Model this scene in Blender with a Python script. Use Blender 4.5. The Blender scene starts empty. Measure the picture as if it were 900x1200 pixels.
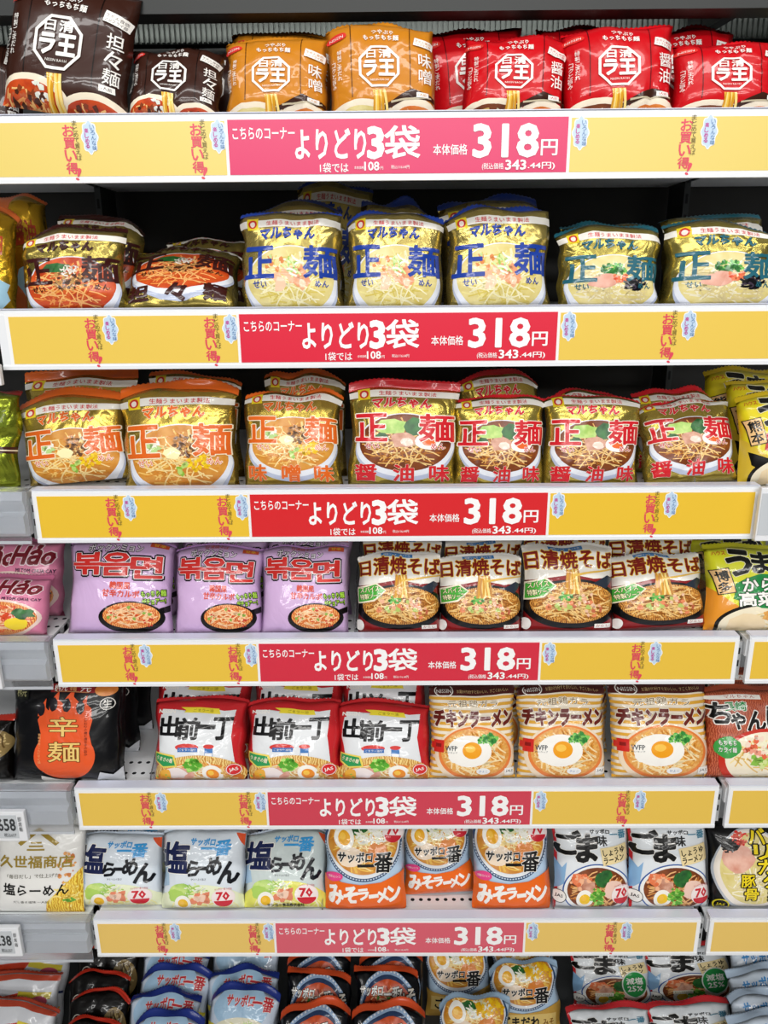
import bpy, math, random
import numpy as np
from mathutils import Matrix, Vector
C = bpy.context.scene.collection
S = bpy.context.scene
PI = math.pi
D0 = 0.92                      # camera to the plane of the price rails
CZ = 1.5                       # eye height
PITCH, YAW, ROLL, FPX = 0.2921, -0.0067, -0.0080, 902.8
CX = -0.0074

# ------------------------------------------------------------ camera, world, lights, exposure
cam = bpy.data.objects.new('camera', bpy.data.cameras.new('camera')); C.objects.link(cam)
cam.data.sensor_fit = 'VERTICAL'; cam.data.sensor_height = 24.0
cam.data.lens = 24.0 * FPX / 1200.0
cam.data.clip_start = 0.02
# world -> camera: yaw about z, then pitch about x, then roll
def proj(p):
    x0, y0, z0 = p[0] - CX, p[1] + D0, p[2] - CZ
    cy, sy = math.cos(YAW), math.sin(YAW)
    x, y, z = x0 * cy - y0 * sy, x0 * sy + y0 * cy, z0
    cp, sp = math.cos(PITCH), math.sin(PITCH)
    d, u = y * cp - z * sp, y * sp + z * cp
    X, Y = FPX * x / d, -FPX * u / d
    cr, sr = math.cos(ROLL), math.sin(ROLL)
    return 450 + X * cr - Y * sr, 600 + X * sr + Y * cr
cr_, sr_ = math.cos(ROLL), math.sin(ROLL)
cp_, sp_ = math.cos(PITCH), math.sin(PITCH)
cy_, sy_ = math.cos(YAW), math.sin(YAW)
def ray(px, py):
    X, Y = px - 450, py - 600
    X, Y = X * cr_ + Y * sr_, -X * sr_ + Y * cr_
    x, u, d = X / FPX, -Y / FPX, 1.0
    y, z = d * cp_ + u * sp_, -d * sp_ + u * cp_
    return Vector((x * cy_ + y * sy_, -x * sy_ + y * cy_, z))
def at(px, py, Y=0.0):
    d = ray(px, py); k = (Y + D0) / d.y
    return Vector((CX, -D0, CZ)) + d * k
_f = ray(450, 600).normalized(); _r = (ray(451, 600) - ray(449, 600)).normalized(); _u = _r.cross(_f)
cam.matrix_world = Matrix(((_r.x, _u.x, -_f.x, CX), (_r.y, _u.y, -_f.y, -D0), (_r.z, _u.z, -_f.z, CZ), (0, 0, 0, 1)))
S.camera = cam
S.view_settings.view_transform = 'Standard'; S.view_settings.look = 'None'
S.view_settings.gamma = 1.0; S.view_settings.exposure = -0.55
S.view_settings.use_curve_mapping = False
W_ = bpy.data.worlds.new('store_air'); S.world = W_; W_.use_nodes = True
W_.node_tree.nodes['Background'].inputs[0].default_value = (0.93, 0.96, 1.0, 1)
W_.node_tree.nodes['Background'].inputs[1].default_value = 0.13
def area(name, loc, sx, sy, power, target, col=(1, 0.985, 0.96)):
    l = bpy.data.lights.new(name, 'AREA'); l.shape = 'RECTANGLE'; l.size = sx; l.size_y = sy
    l.energy = power; l.color = col
    o = bpy.data.objects.new(name, l); C.objects.link(o); o.location = loc
    d = Vector(target) - Vector(loc); o.rotation_euler = d.to_track_quat('-Z', 'Y').to_euler()
    return o
area('ceiling_light_near', (0, -0.9, 2.75), 3.4, 0.14, 31, (0, -0.4, 0))
area('ceiling_light_middle', (0.3, -2.5, 2.8), 3.6, 0.16, 50, (0, -0.2, 0.8))
area('added_light_far', (-0.4, -4.4, 2.8), 4.5, 0.2, 80, (0, 0, 0.8))  # unseen extra row, added for film streaks and light on the lower shelves
area('added_light_farthest', (0.5, -6.8, 2.8), 6, 0.25, 110, (0, 0, 0.8))  # another unseen row, added for the same streaks and even light

# ------------------------------------------------------------ materials
def lin(h):
    h = h.lstrip('#'); r = []
    for i in (0, 2, 4):
        c = int(h[i:i + 2], 16) / 255
        r.append(c / 12.92 if c <= .04045 else ((c + .055) / 1.055) ** 2.4)
    return (*r, 1)
def node_group_bump(name, scale, dist):
    g = bpy.data.node_groups.new(name, 'ShaderNodeTree')
    g.interface.new_socket('Normal', in_out='OUTPUT', socket_type='NodeSocketVector')
    n, l = g.nodes, g.links
    out = n.new('NodeGroupOutput'); tc = n.new('ShaderNodeTexCoord'); oi = n.new('ShaderNodeObjectInfo')
    add = n.new('ShaderNodeVectorMath'); add.operation = 'ADD'
    l.new(tc.outputs['Object'], add.inputs[0]); l.new(oi.outputs['Location'], add.inputs[1])
    no = n.new('ShaderNodeTexNoise'); no.inputs['Scale'].default_value = scale; no.inputs['Detail'].default_value = 3
    no.inputs['Roughness'].default_value = .5; no.inputs['Distortion'].default_value = .6
    l.new(add.outputs[0], no.inputs['Vector'])
    ab = n.new('ShaderNodeMath'); ab.operation = 'SUBTRACT'; ab.inputs[1].default_value = .5
    a2 = n.new('ShaderNodeMath'); a2.operation = 'ABSOLUTE'
    l.new(no.outputs[0], ab.inputs[0]); l.new(ab.outputs[0], a2.inputs[0])
    b = n.new('ShaderNodeBump'); b.inputs['Strength'].default_value = .55; b.inputs['Distance'].default_value = dist
    l.new(a2.outputs[0], b.inputs['Height']); l.new(b.outputs[0], out.inputs[0])
    return g
CRINK = node_group_bump('crinkle', 15, .0065); CRINK_FOIL = node_group_bump('foil_crinkle', 22, .012)
_mats = {}
def principled(name, col, rough=.4, metal=0., **kw):
    m = bpy.data.materials.new(name); m.use_nodes = True
    b = m.node_tree.nodes['Principled BSDF']
    b.inputs['Base Color'].default_value = col; b.inputs['Roughness'].default_value = rough
    b.inputs['Metallic'].default_value = metal
    for k, v in kw.items(): b.inputs[k.replace('_', ' ')].default_value = v
    return m
def crinkled(m, grp=None):
    g = m.node_tree.nodes.new('ShaderNodeGroup'); g.node_tree = grp or CRINK
    for k in ('Normal', 'Coat Normal'): m.node_tree.links.new(g.outputs[0], m.node_tree.nodes['Principled BSDF'].inputs[k])
    return m
def pattern(m, c1, c2, scale, kind, stretch=1.0):
    n, l = m.node_tree.nodes, m.node_tree.links
    tc = n.new('ShaderNodeTexCoord')
    if kind == 'wave':
        t = n.new('ShaderNodeTexWave'); t.inputs['Distortion'].default_value = 9; t.inputs['Detail'].default_value = 2
        t.inputs['Detail Scale'].default_value = 1.2
    else:
        t = n.new('ShaderNodeTexNoise'); t.inputs['Detail'].default_value = 4
    t.inputs['Scale'].default_value = scale
    l.new(tc.outputs['Object'], t.inputs['Vector'])
    r = n.new('ShaderNodeValToRGB'); r.color_ramp.elements[0].color = lin(c1); r.color_ramp.elements[1].color = lin(c2)
    r.color_ramp.elements[0].position = .3; r.color_ramp.elements[1].position = .7
    l.new(t.outputs[0] if kind == 'wave' else t.outputs[0], r.inputs[0])
    l.new(r.outputs[0], n['Principled BSDF'].inputs['Base Color'])
    return m
PAT = {  # food photographs printed on the packets
    'noodle': ('#f3d78a', '#c98b3a', 95, 'wave'), 'noodle_pale': ('#f7eec4', '#dcc27a', 95, 'wave'),
    'noodle_brown': ('#e0a550', '#7a3f14', 120, 'wave'), 'noodle_orange': ('#f5b566', '#cc5a22', 120, 'wave'),
    'noodle_yellow': ('#f9dc5a', '#d39a1c', 90, 'wave'), 'yakisoba': ('#e2a24a', '#7d4415', 130, 'wave'),
    'soup_red': ('#e05a1e', '#b23410', 60, 'n'), 'soup_miso': ('#e0a040', '#c47820', 60, 'n'),
    'soup_brown': ('#8a4516', '#5e2608', 60, 'n'), 'soup_pale': ('#ece0a4', '#d9c670', 50, 'n'),
    'soup_orange': ('#f0a04a', '#d87020', 50, 'n'), 'greens': ('#2f7a30', '#0f4a1c', 120, 'n'),
    'onion': ('#8fd04c', '#4fa02c', 160, 'n'), 'lettuce': ('#d8ec90', '#8cc24c', 80, 'n'),
    'meat': ('#e8b8a0', '#b87458', 90, 'n'), 'pork': ('#f0c0ac', '#d89078', 60, 'n'),
    'char': ('#2b2622', '#120e0c', 160, 'n'), 'shrimp': ('#f59a68', '#e0602c', 90, 'n'),
    'cabbage': ('#f4f0b8', '#c8da70', 60, 'n'), 'crumb': ('#efb868', '#d58a34', 260, 'n'),
    'slats': ('#9a3a20', '#c86a48', 120, 'wave'),
}
def ink(c):
    if c in _mats: return _mats[c]
    if c.startswith('foil'):
        m = principled('foil_' + c[5:], lin(c[5:]), .26, .82); crinkled(m, CRINK_FOIL)
    elif c in PAT:
        p = PAT[c]; m = principled('printed_' + c, lin(p[0]), .34); pattern(m, p[0], p[1], p[2], p[3]); crinkled(m)
    else:
        q = lin(c); q = tuple(v * .35 for v in q[:3]) + (1,) if max(q[:3]) < .035 else q     # black ink is dense
        m = principled('film_' + c.lstrip('#'), q, .3, 0, Specular_IOR_Level=.25, Coat_Weight=.4, Coat_Roughness=.05); crinkled(m)
    _mats[c] = m
    return m
def flat(c, rough=.45, metal=0, name=None, **kw):
    k = ('flat', c, rough, metal, name)
    if k not in _mats: _mats[k] = principled(name or 'paint_' + c.lstrip('#'), lin(c), rough, metal, **kw)
    return _mats[k]

# ------------------------------------------------------------ mesh helpers
def link(name, me, parent=None):
    o = bpy.data.objects.new(name, me); C.objects.link(o)
    if parent: o.parent = parent
    return o
def tag(o, label=None, cat=None, group=None, kind=None):
    if label: o['label'] = label
    if cat: o['category'] = cat
    if group: o['group'] = group
    if kind: o['kind'] = kind
    return o
def empty(name, loc=(0, 0, 0)):
    o = bpy.data.objects.new(name, None); C.objects.link(o); o.location = loc; o.empty_display_size = .03
    return o
def arr_mesh(name, V, F, mi=None, mats=(), normals=None, smooth=True):
    V = np.asarray(V, np.float32); F = np.asarray(F, np.int32); k = F.shape[1]
    me = bpy.data.meshes.new(name)
    me.vertices.add(len(V)); me.vertices.foreach_set('co', V.ravel())
    me.loops.add(F.size); me.loops.foreach_set('vertex_index', F.ravel())
    me.polygons.add(len(F)); me.polygons.foreach_set('loop_start', np.arange(0, F.size, k, dtype=np.int32))
    if mi is not None: me.polygons.foreach_set('material_index', np.asarray(mi, np.int32))
    me.polygons.foreach_set('use_smooth', np.full(len(F), smooth))
    me.update(calc_edges=True)
    for m in mats: me.materials.append(m)
    if normals is not None: me.normals_split_custom_set_from_vertices(np.asarray(normals, np.float32).tolist())
    return me
class MB:
    """collects boxes, prisms and tubes in one mesh"""
    def __init__(s): s.V = []; s.F = []; s.M = []
    def add(s, V, F, m=0):
        b = len(s.V); s.V += [tuple(v) for v in V]; s.F += [tuple(b + i for i in f) for f in F]; s.M += [m] * len(F); return s
    def box(s, x0, x1, y0, y1, z0, z1, m=0):
        return s.add([(x0, y0, z0), (x1, y0, z0), (x1, y1, z0), (x0, y1, z0), (x0, y0, z1), (x1, y0, z1), (x1, y1, z1), (x0, y1, z1)],
                     [(0, 3, 2, 1), (4, 5, 6, 7), (0, 1, 5, 4), (1, 2, 6, 5), (2, 3, 7, 6), (3, 0, 4, 7)], m)
    def prism(s, pts, x0, x1, m=0):       # profile in (y, z) swept along x
        n = len(pts)
        return s.add([(x0, *p) for p in pts] + [(x1, *p) for p in pts],
                     [(i, (i + 1) % n, n + (i + 1) % n, n + i) for i in range(n)] + [tuple(range(n))[::-1], tuple(range(n, 2 * n))], m)
    def tube(s, pts, r, n=8, m=0):
        V = []; F = []
        for i, p in enumerate(pts):
            p = Vector(p); d = (Vector(pts[min(i + 1, len(pts) - 1)]) - Vector(pts[max(i - 1, 0)])).normalized()
            a = d.orthogonal().normalized(); b = d.cross(a)
            V += [p + (a * math.cos(2 * PI * k / n) + b * math.sin(2 * PI * k / n)) * r for k in range(n)]
        for i in range(len(pts) - 1):
            F += [(i * n + k, i * n + (k + 1) % n, (i + 1) * n + (k + 1) % n, (i + 1) * n + k) for k in range(n)]
        F += [tuple(range(n))[::-1], tuple(range(len(V) - n, len(V)))]
        return s.add(V, F, m)
    def build(s, name, mats, parent=None, bevel=0):
        me = bpy.data.meshes.new(name); me.from_pydata(s.V, [], s.F)
        for m in (mats if isinstance(mats, (list, tuple)) else [mats]): me.materials.append(m)
        for p, m in zip(me.polygons, s.M): p.material_index = m
        me.update(); o = link(name, me, parent)
        if bevel:
            b = o.modifiers.new('bevel', 'BEVEL'); b.width = bevel; b.segments = 2; b.limit_method = 'ANGLE'
        return o

# ------------------------------------------------------------ lettering: text -> triangles in the plane
_tc = bpy.data.objects.new('_t', bpy.data.curves.new('_t', 'FONT')); C.objects.link(_tc)
_tc.data.size = 1; _tc.data.resolution_u = 2; _tc.data.fill_mode = 'FRONT'
_tcache = {}
def glyphs(s, off=0.0, spacing=1.0, res=2):
    """fill triangles of the text; off > 0 adds a stroke of that half width round every outline"""
    off = round(max(off, 0.0), 4); k = (s, off, spacing, res)
    if k in _tcache: return _tcache[k]
    if off > 0:
        V, F = glyphs(s, 0.0, spacing, res)
        E = np.sort(np.concatenate((F[:, [0, 1]], F[:, [1, 2]], F[:, [2, 0]])), 1)
        e, n = np.unique(E, axis=0, return_counts=True); e = e[n == 1]
        a, b = V[e[:, 0], :2], V[e[:, 1], :2]; d = b - a; L = np.linalg.norm(d, axis=1, keepdims=True); ok = L[:, 0] > 1e-5
        a, b, d = a[ok], b[ok], d[ok] / L[ok]; nn = np.column_stack((-d[:, 1], d[:, 0])) * off; d = d * off * .55
        Q = np.concatenate((a - d - nn, b + d - nn, b + d + nn, a - d + nn)); m = len(a); i = np.arange(m) + len(V)
        z = np.random.RandomState(m).uniform(.05, .9, m); V = V.copy(); V[:, 2] = 1.0; Q = np.column_stack((Q, np.tile(z, 4)))
        _tcache[k] = (np.vstack((V, Q)), np.vstack((F, np.column_stack((i, i + m, i + 2 * m)), np.column_stack((i, i + 2 * m, i + 3 * m))))); return _tcache[k]
    _tc.data.resolution_u = res; _tc.data.body = s; _tc.data.space_character = spacing
    dg = bpy.context.evaluated_depsgraph_get(); dg.update()
    me = bpy.data.meshes.new_from_object(_tc.evaluated_get(dg))
    n = len(me.vertices); V = np.empty(n * 3, np.float32); me.vertices.foreach_get('co', V); V = V.reshape(-1, 3)[:, :2].astype(float)
    me.calc_loop_triangles(); F = np.empty(len(me.loop_triangles) * 3, np.int32); me.loop_triangles.foreach_get('vertices', F)
    bpy.data.meshes.remove(me)
    _, first, inv = np.unique(np.round(V, 5), axis=0, return_index=True, return_inverse=True)
    F = inv.ravel()[F.reshape(-1, 3)]; V = V[first]
    F = F[(F[:, 0] != F[:, 1]) & (F[:, 1] != F[:, 2]) & (F[:, 0] != F[:, 2])]; V = np.column_stack((V, np.zeros(len(V))))
    _tcache[k] = (V, F); return _tcache[k]

class Print:
    """a flat printed design; x 0..100 left to right, y 0..100 bottom to top; later calls lie on top"""
    def __init__(s, body, fin=None, seed=1):
        s.body, s.fin = body, fin or body
        s.V = []; s.F = []; s.M = []; s.P = []; s.n = 0; s.layer = 0; s.rnd = random.Random(seed); s.cut = {}
        s.ym = (1.0, 0.0)
    def put(s, V, F, col, part):
        V = np.asarray(V, float); F = np.asarray(F, int)
        if not len(F): return
        dz = V[:, 2] * .8 if V.shape[1] > 2 else 0
        V = np.column_stack((V[:, 0], V[:, 1] * s.ym[0] + s.ym[1], np.full(len(V), s.layer) + dz))
        s.V.append(V); s.F.append(F + s.n); s.M += [col] * len(F); s.P += [part] * len(F); s.n += len(V); s.layer += 1
    def t(s, txt, x, y, w, h, col, o=.03, sk=0, rot=0, arc=0, part='lettering', sp=1.0, hollow=False):
        res = 2 if h > 17 else 1
        V0, F0 = glyphs(txt, 0.0, sp, res)
        V, F = glyphs(txt, o * .66 if h > 4.3 else 0, sp, res)
        if not len(V0): return
        if hollow and len(F) > len(F0): F = F[len(F0):]
        a, b = V0.min(0)[:2], V0.max(0)[:2]
        q = (V[:, :2] - a) / np.maximum(b - a, 1e-6)
        sx, sy = w / max(b[0] - a[0], .02), h / max(b[1] - a[1], .02)
        kx, ky = min(1, 1.8 * sy / sx), min(1, 1.8 * sx / sy)       # flat glyphs keep their stroke weight
        X = (q[:, 0] - .5) * w * kx + w / 2; Y = (q[:, 1] - .5) * h * ky + h / 2
        X = X + sk * (Y - h / 2)
        Y = Y + arc * (1 - (2 * q[:, 0] - 1) ** 2)
        cx, cy = w / 2, h / 2; c, sn = math.cos(math.radians(rot)), math.sin(math.radians(rot))
        X, Y = (X - cx) * c - (Y - cy) * sn + cx, (X - cx) * sn + (Y - cy) * c + cy
        s.put(np.column_stack((X + x, Y + y, V[:, 2])), F, col, part)
    def tt(s, txt, x, y, w, h, layers, **k):
        for i, (col, o) in enumerate(layers): s.t(txt, x, y, w, h, col, o=o, hollow=i < len(layers) - 1, **k)
    def tv(s, txt, x, y, w, h, col, o=.03, gap=.12, **k):   # vertical, from the top y downwards
        ch = h / len(txt)
        for i, c in enumerate(txt): s.t(c, x, y - (i + 1) * ch + ch * gap, w, ch * (1 - gap), col, o=o, **k)
    def pg(s, pts, col, part='picture'):
        n = len(pts); c = np.mean(pts, 0); s.put([c] + list(pts), [(0, i + 1, (i + 1) % n + 1) for i in range(n)], col, part)
    def e(s, cx, cy, rx, ry, col, n=36, part='picture', rot=0):
        c, q = math.cos(math.radians(rot)), math.sin(math.radians(rot)); P = []
        for i in range(n):
            a = 2 * PI * i / n; X, Y = rx * math.cos(a), ry * math.sin(a); P.append((cx + X * c - Y * q, cy + X * q + Y * c))
        s.pg(P, col, part)
    def r(s, x, y, w, h, col, part='lettering', rot=0):
        P = np.array([(0, 0), (w, 0), (w, h), (0, h)], float) - (w / 2, h / 2); c, q = math.cos(math.radians(rot)), math.sin(math.radians(rot))
        P = P @ np.array([[c, q], [-q, c]]) + (x + w / 2, y + h / 2); s.put(P, [(0, 1, 2), (0, 2, 3)], col, part)
    def ring(s, cx, cy, rx, ry, th, col, n=8, ph=None, part='lettering', a0=0, a1=2 * PI):
        ph = PI / n if ph is None else ph; V = []; F = []
        full = abs(a1 - a0 - 2 * PI) < 1e-6; m = n if full else n + 1
        for i in range(m):
            a = ph + a0 + (a1 - a0) * i / n
            V += [(cx + rx * math.cos(a), cy + ry * math.sin(a)), (cx + (rx - th) * math.cos(a), cy + (ry - th) * math.sin(a))]
        for i in range(n):
            j = (i + 1) % m; F += [(2 * i, 2 * i + 1, 2 * j + 1), (2 * i, 2 * j + 1, 2 * j)]
        s.put(V, F, col, part)
    def blob(s, cx, cy, rx, ry, col, j=.18, n=14, part='picture'):
        P = []; R = s.rnd
        for i in range(n):
            a = 2 * PI * i / n; k = 1 + R.uniform(-j, j); P.append((cx + rx * k * math.cos(a), cy + ry * k * math.sin(a)))
        s.pg(P, col, part)
    def bits(s, num, cx, cy, rx, ry, size, cols, n=5, j=.4):
        R = s.rnd; V = {c: [] for c in cols}; F = {c: [] for c in cols}
        for _ in range(num):
            a, q = R.uniform(0, 2 * PI), math.sqrt(R.random()); x, y = cx + rx * q * math.cos(a), cy + ry * q * math.sin(a)
            c = R.choice(cols); b = len(V[c]); z = size * R.uniform(.6, 1.3); t0 = R.uniform(0, PI)
            for i in range(n):
                k = 1 + R.uniform(-j, j); V[c].append((x + z * k * math.cos(t0 + 2 * PI * i / n), y + z * k * math.sin(t0 + 2 * PI * i / n)))
            F[c] += [(b, b + i, b + i + 1) for i in range(1, n - 1)]
        for c in cols: s.put(V[c], F[c], c, 'picture') if F[c] else None
    def strands(s, num, cx, cy, rx, ry, w, cols, ang=None, L=1.0):
        R = s.rnd; V = {c: [] for c in cols}; F = {c: [] for c in cols}
        for _ in range(num):
            c = R.choice(cols); a = R.uniform(0, 2 * PI) if ang is None else math.radians(ang) + R.uniform(-.25, .25)
            q = math.sqrt(R.random()) * .8; th = R.uniform(0, 2 * PI); x, y = q * math.cos(th), q * math.sin(th)
            cv = R.uniform(-1.1, 1.1) if ang is None else R.uniform(-.3, .3); b = len(V[c]); k = 0
            for i in range(5):
                if x * x + y * y > .98: break
                V[c] += [(cx + rx * x - w * math.sin(a), cy + ry * y + w * math.cos(a)), (cx + rx * x + w * math.sin(a), cy + ry * y - w * math.cos(a))]
                x += .2 * L * math.cos(a); y += .2 * L * math.sin(a); a += cv * .45; k += 1
            F[c] += [f for i in range(k - 1) for f in ((b + 2 * i, b + 2 * i + 1, b + 2 * i + 3), (b + 2 * i, b + 2 * i + 3, b + 2 * i + 2))]
        for c in cols: s.put(V[c], F[c], c, 'picture') if F[c] else None
    def egg(s, cx, cy, r, yolk='#f5a81c', rot=0):
        s.e(cx, cy, r, r * 1.15, '#fbf8ee', rot=rot); s.e(cx, cy - r * .05, r * .62, r * .68, yolk, rot=rot); s.e(cx - r * .15, cy + r * .1, r * .3, r * .33, '#fcc84a', rot=rot)
    def bowl(s, cx, cy, rx, ry, rim, soup, cols, num=46, k=.87):
        s.e(cx, cy, rx, ry, rim, 48); s.e(cx, cy + ry * (1 - k) * .45, rx * k, ry * (k - .04), soup, 48)
        s.strands(num, cx, cy + ry * .03, rx * k * .97, ry * (k - .06), .75, cols)
    def final(s, N):
        if N in s.cut: return s.cut[N]
        if not s.V: s.cut[N] = None; return None
        V = np.vstack(s.V); F = np.vstack(s.F)
        T = V[F].copy()                                   # (n,3,3) x,y,layer
        T[:, :, 0] = T[:, :, 0] / 100 * N
        T[:, :, 1] = (T[:, :, 1] / 100 + EXT) / (1 + EXT) * N
        fid = np.arange(len(T))
        def split(T, fid, dist, keep=None):
            d = dist(T)
            d = np.where(np.abs(d) < 1e-7, 1e-7, d)
            pos = d > 0; k = pos.sum(1); cr = (k > 0) & (k < 3)
            if keep is not None:
                base, bf = T[(k == 3)], fid[(k == 3)]
            else: base, bf = T[~cr], fid[~cr]
            if not cr.any(): return base, bf
            t, f, dd, pp, kk = T[cr], fid[cr], d[cr], pos[cr], k[cr]
            lone = np.where(kk == 1, np.argmax(pp, 1), np.argmin(pp, 1))
            ix = np.arange(len(t)); a = t[ix, lone]; b = t[ix, (lone + 1) % 3]; c = t[ix, (lone + 2) % 3]
            da, db, dc = dd[ix, lone], dd[ix, (lone + 1) % 3], dd[ix, (lone + 2) % 3]
            p = a + (b - a) * (da / (da - db))[:, None]; q = a + (c - a) * (da / (da - dc))[:, None]
            t1 = np.stack((a, p, q), 1); t2 = np.stack((p, b, c), 1); t3 = np.stack((p, c, q), 1)
            if keep is not None:
                o = kk == 1
                return np.concatenate((base, t1[o], t2[~o], t3[~o])), np.concatenate((bf, f[o], f[~o], f[~o]))
            return np.concatenate((base, t1, t2, t3)), np.concatenate((bf, f, f, f))
        e = 1e-6
        for dist in (lambda T: T[:, :, 0] - e, lambda T: N - e - T[:, :, 0], lambda T: T[:, :, 1] - e, lambda T: N - e - T[:, :, 1]):
            T, fid = split(T, fid, dist, True)
        for k in range(1, N):
            T, fid = split(T, fid, lambda T: T[:, :, 0] - k); T, fid = split(T, fid, lambda T: T[:, :, 1] - k)
        for k in range(-N + 1, N):
            T, fid = split(T, fid, lambda T: T[:, :, 1] - T[:, :, 0] - k)
        ar = np.abs((T[:, 1, 0] - T[:, 0, 0]) * (T[:, 2, 1] - T[:, 0, 1]) - (T[:, 1, 1] - T[:, 0, 1]) * (T[:, 2, 0] - T[:, 0, 0]))
        ok = ar > 1e-6; T, fid, ar = T[ok], fid[ok], ar[ok]
        # one triangle where a shape fills a whole cell, and nothing kept below the topmost full cover
        cen = T.mean(1); ci, cj = np.floor(cen[:, 0]).astype(int), np.floor(cen[:, 1]).astype(int)
        hf = (cen[:, 1] - cj > cen[:, 0] - ci).astype(int); cell = (cj * N + ci) * 2 + hf
        lay = np.floor(cen[:, 2] + 1e-6).astype(int); plain = np.abs(cen[:, 2] - lay) < 1e-6
        key = lay * (2 * N * N) + cell
        uk, first, inv = np.unique(key, return_index=True, return_inverse=True); inv = inv.ravel()
        fullk = (np.bincount(inv, ar * plain) > .998) & (np.bincount(inv, ar * plain) < 1.002) & (np.bincount(inv, ~plain) == 0)
        ft = first[fullk]; fc = cell[ft]; fl = lay[ft]; top = np.full(2 * N * N, -1); np.maximum.at(top, fc, fl)
        keep = ~fullk[inv] & (lay >= top[cell])
        sel = fl >= top[fc]; ft, fc, fl = ft[sel], fc[sel], fl[sel]
        h, ii, jj = fc % 2, (fc // 2) % N, (fc // 2) // N
        full = np.zeros((len(fc), 3, 3)); full[:, 0, 0], full[:, 0, 1] = ii, jj; full[:, 2, 0], full[:, 2, 1] = ii + 1, jj + 1
        full[:, 1, 0], full[:, 1, 1] = np.where(h == 1, ii, ii + 1), np.where(h == 1, jj + 1, jj); full[:, :, 2] = fl[:, None]
        T = np.concatenate((T[keep], full)); fid = np.concatenate((fid[keep], fid[ft]))
        # orient so that the front faces -y (x right, z up)
        sg = ((T[:, 1, 0] - T[:, 0, 0]) * (T[:, 2, 1] - T[:, 0, 1]) - (T[:, 1, 1] - T[:, 0, 1]) * (T[:, 2, 0] - T[:, 0, 0])) < 0
        T[sg] = T[sg][:, ::-1]
        M = np.array(s.M, object)[fid]; P = np.array(s.P, object)[fid]
        out = {}
        for part in sorted(set(P)):
            sel = P == part; t = T[sel].reshape(-1, 3); key = np.round(t * (20000, 20000, 5000)).astype(np.int64)
            _, first, inv = np.unique(key, axis=0, return_index=True, return_inverse=True)
            v = t[first]; f = inv.reshape(-1, 3); cols = sorted(set(M[sel])); mi = np.array([cols.index(c) for c in M[sel]])
            g = (f[:, 0] != f[:, 1]) & (f[:, 1] != f[:, 2]) & (f[:, 0] != f[:, 2]); f, mi = f[g], mi[g]
            i = np.clip(np.floor(v[:, 0]).astype(int), 0, N - 1); j = np.clip(np.floor(v[:, 1]).astype(int), 0, N - 1)
            fu, fv = v[:, 0] - i, v[:, 1] - j; up = fv > fu                # cell diagonal from (0,0) to (1,1)
            i00 = j * (N + 1) + i; i10 = i00 + 1; i01 = i00 + N + 1; i11 = i01 + 1
            idx = np.column_stack((i00, np.where(up, i01, i10), i11))
            wt = np.column_stack((np.where(up, 1 - fv, 1 - fu), np.where(up, fv - fu, fu - fv), np.where(up, fu, fv)))
            out[part] = (idx, wt, v[:, 2], f, mi, cols)
        s.cut[N] = out
        return out
EXT = 0.06

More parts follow.
